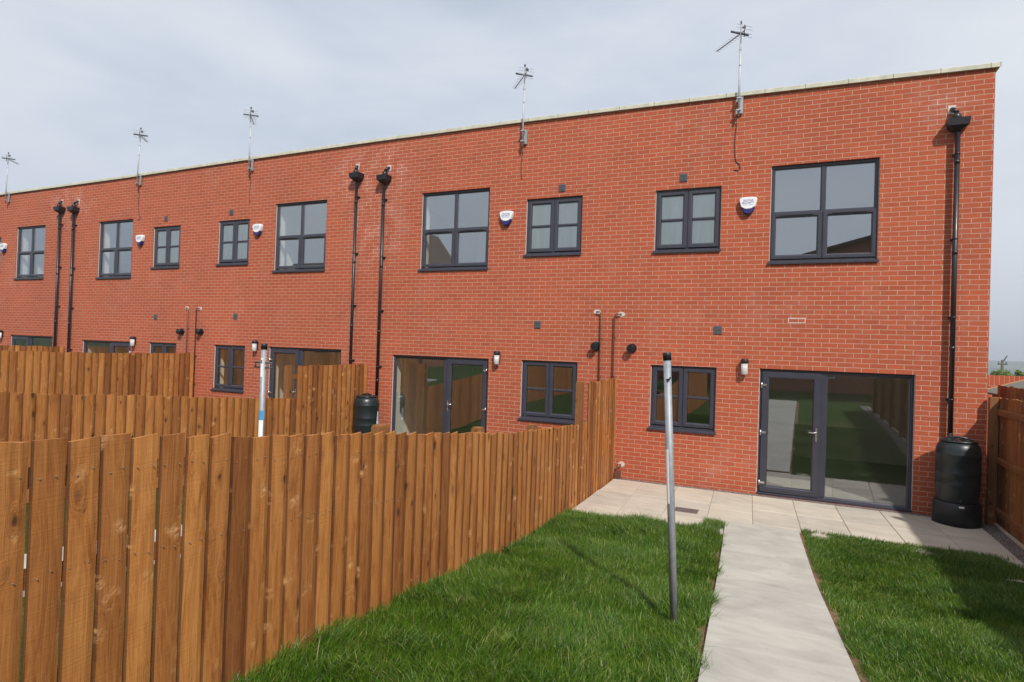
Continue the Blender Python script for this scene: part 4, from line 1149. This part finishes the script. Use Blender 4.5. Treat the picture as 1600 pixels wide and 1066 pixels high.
# ------------------------------------------------------------------ houses behind the photographer (seen as reflections)
M['brick_dark'] = brick_mat('older_brick', c1=(.33,.10,.05), c2=(.22,.07,.04), mortar=(.38,.30,.24))
M['tiles'] = plain('brown_roof_tiles', (.10,.065,.05), .85, nz=.3, nscale=6, bmp=.6)
def back_house(label, x0, x1, y0, y1, eave, ridge, along='x'):
    root = empty('gabled_house', ((x0+x1)/2, (y0+y1)/2, 0)); tag(root, label, 'house', 'houses behind the photographer')
    cx, cy = (x0+x1)/2, (y0+y1)/2; a, b = (x1-x0)/2, (y1-y0)/2; zb = .3
    m = MB(); m.box(-a, a, -b, b, zb, eave)
    o = .35; r = MB()
    if along == 'x':
        for s in (-1, 1): m.add([(s*a,-b,eave),(s*a,b,eave),(s*a,0,ridge-.1)], [(0,1,2)])
        for s in (-1, 1): r.add([(-a-o,s*(b+o),eave-.15),(a+o,s*(b+o),eave-.15),(a+o,0,ridge),(-a-o,0,ridge),(-a-o,s*(b+o),eave-.3),(a+o,s*(b+o),eave-.3),(a+o,0,ridge-.15),(-a-o,0,ridge-.15)], [(0,1,2,3),(7,6,5,4),(0,4,5,1),(1,5,6,2),(0,3,7,4)])
    else:
        for s in (-1, 1): m.add([(-a,s*b,eave),(a,s*b,eave),(0,s*b,ridge-.1)], [(0,1,2)])
        for s in (-1, 1): r.add([(s*(a+o),-b-o,eave-.15),(s*(a+o),b+o,eave-.15),(0,b+o,ridge),(0,-b-o,ridge),(s*(a+o),-b-o,eave-.3),(s*(a+o),b+o,eave-.3),(0,b+o,ridge-.15),(0,-b-o,ridge-.15)], [(0,1,2,3),(7,6,5,4),(0,4,5,1),(1,5,6,2),(0,3,7,4)])
    m.build('wall', M['brick_dark'], root); r.build('roof', M['tiles'], root)
    for wx in (-a*.5, a*.5):
        for wz in (1.2, 3.9):
            f = MB(); f.box(wx-.65, wx+.65, b-.02, b+.04, wz, wz+1.15)
            fo = f.build('window', M['white'], root)
            p = MB()
            for s in (-1, 1): p.box(wx+s*.31-.27, wx+s*.31+.27, b+.04, b+.05, wz+.08, wz+1.07)
            p.build('pane', plain('dark_pane', (.02,.025,.03), .08), fo)
    return root
back_house('brown-roofed brick house straight behind the photographer, gable towards the garden', 1.2, 14.0, -33, -24, 7.0, 8.7, 'y')
back_house('brick house with ridge parallel to the terrace, left of the gable house', -10.5, -0.5, -40, -32, 5.4, 8.3, 'x')
back_house('farther brick house with steep gable behind the left gardens', -32.65, -23.35, -39, -30, 6.2, 12.6, 'y')
back_house('brick house at far left behind the gardens', -44, -31, -42, -33, 6.0, 10.2, 'x')
back_house('brick house at far right behind the gardens', 17, 27, -40, -31, 5.4, 8.8, 'x')
# ------------------------------------------------------------------ light and sky
sun_dir = Vector((.83,-1.0,1.25)).normalized()
sd = bpy.data.lights.new('sun', 'SUN'); sd.energy = 4.8; sd.angle = R(1.7); sd.color = (1,.955,.89)
so = bpy.data.objects.new('sun', sd); COL.objects.link(so); so.rotation_euler = sun_dir.to_track_quat('Z', 'Y').to_euler(); so.location = (8,-10,12)
w = bpy.data.worlds.new('World'); scene.world = w; w.use_nodes = True; nt = w.node_tree; nt.nodes.clear()
out = N(nt, 'ShaderNodeOutputWorld'); bg = N(nt, 'ShaderNodeBackground'); bg.inputs['Strength'].default_value = .108
sky = N(nt, 'ShaderNodeTexSky'); sky.sky_type = 'NISHITA'; sky.sun_disc = False
sky.sun_elevation = math.asin(sun_dir.z); sky.sun_rotation = math.atan2(sun_dir.x, sun_dir.y)
sky.air_density = 1.2; sky.dust_density = 2.5
tc = N(nt, 'ShaderNodeTexCoord')
mp = N(nt, 'ShaderNodeMapping'); mp.inputs['Scale'].default_value = (1.0,1.0,3.2); mp.inputs['Rotation'].default_value = (.05,.12,.5); mp.inputs['Location'].default_value = (.35,.1,.2)
L(nt, tc.outputs['Generated'], mp.inputs[0])
n1 = noise(nt, mp.outputs[0], 1.1, 5, .48, .25)
n2 = noise(nt, mp.outputs[0], 3.4, 6, .55, .4)
sepn = N(nt, 'ShaderNodeSeparateXYZ'); L(nt, tc.outputs['Generated'], sepn.inputs[0])
cover = math_(nt, 'ADD', math_(nt, 'MULTIPLY', n1, .75), math_(nt, 'MULTIPLY', n2, .25))
ccol = ramp(nt, cover, [(.36, (6.0,6.75,7.9)), (.46, (7.0,7.6,8.6)), (.56, (7.9,8.35,9.0)), (.70, (8.7,9.0,9.5))])
hz = ramp(nt, sepn.outputs[2], [(0, (4.4,5.0,5.9)), (.05, (5.0,5.6,6.6)), (.28, (7.4,7.8,8.6))])
ccol = mix(nt, ramp(nt, sepn.outputs[2], [(0, .75), (.30, 0.0)]), ccol, hz)
fac = ramp(nt, cover, [(.30, .82), (.5, .93)])
sk = mix(nt, fac, sky.outputs[0], ccol)
L(nt, sk, bg.inputs['Color']); L(nt, bg.outputs[0], out.inputs[0])

HAZE = True
if HAZE:
    hm = bpy.data.materials.new('haze'); hm.use_nodes = True; hn = hm.node_tree; hn.nodes.clear()
    ho = N(hn, 'ShaderNodeOutputMaterial'); pv = N(hn, 'ShaderNodeVolumePrincipled')
    pv.inputs['Color'].default_value = (.82,.88,.96,1); pv.inputs['Density'].default_value = .0007; pv.inputs['Anisotropy'].default_value = .2
    L(hn, pv.outputs[0], ho.inputs['Volume'])
    g = MB(); g.box(-420, 2230, -420, 2730, -60, 40); tag(g.build('haze', hm), kind='stuff')
vs = scene.view_settings; vs.view_transform = 'Standard'; vs.look = 'None'; vs.exposure = -.14; vs.gamma = 1
scene.render.resolution_x = 1024; scene.render.resolution_y = 682
scene.cycles.use_denoising = True
scene.cycles.max_bounces = 8; scene.cycles.transparent_max_bounces = 16
scene.cycles.caustics_reflective = False; scene.cycles.caustics_refractive = False
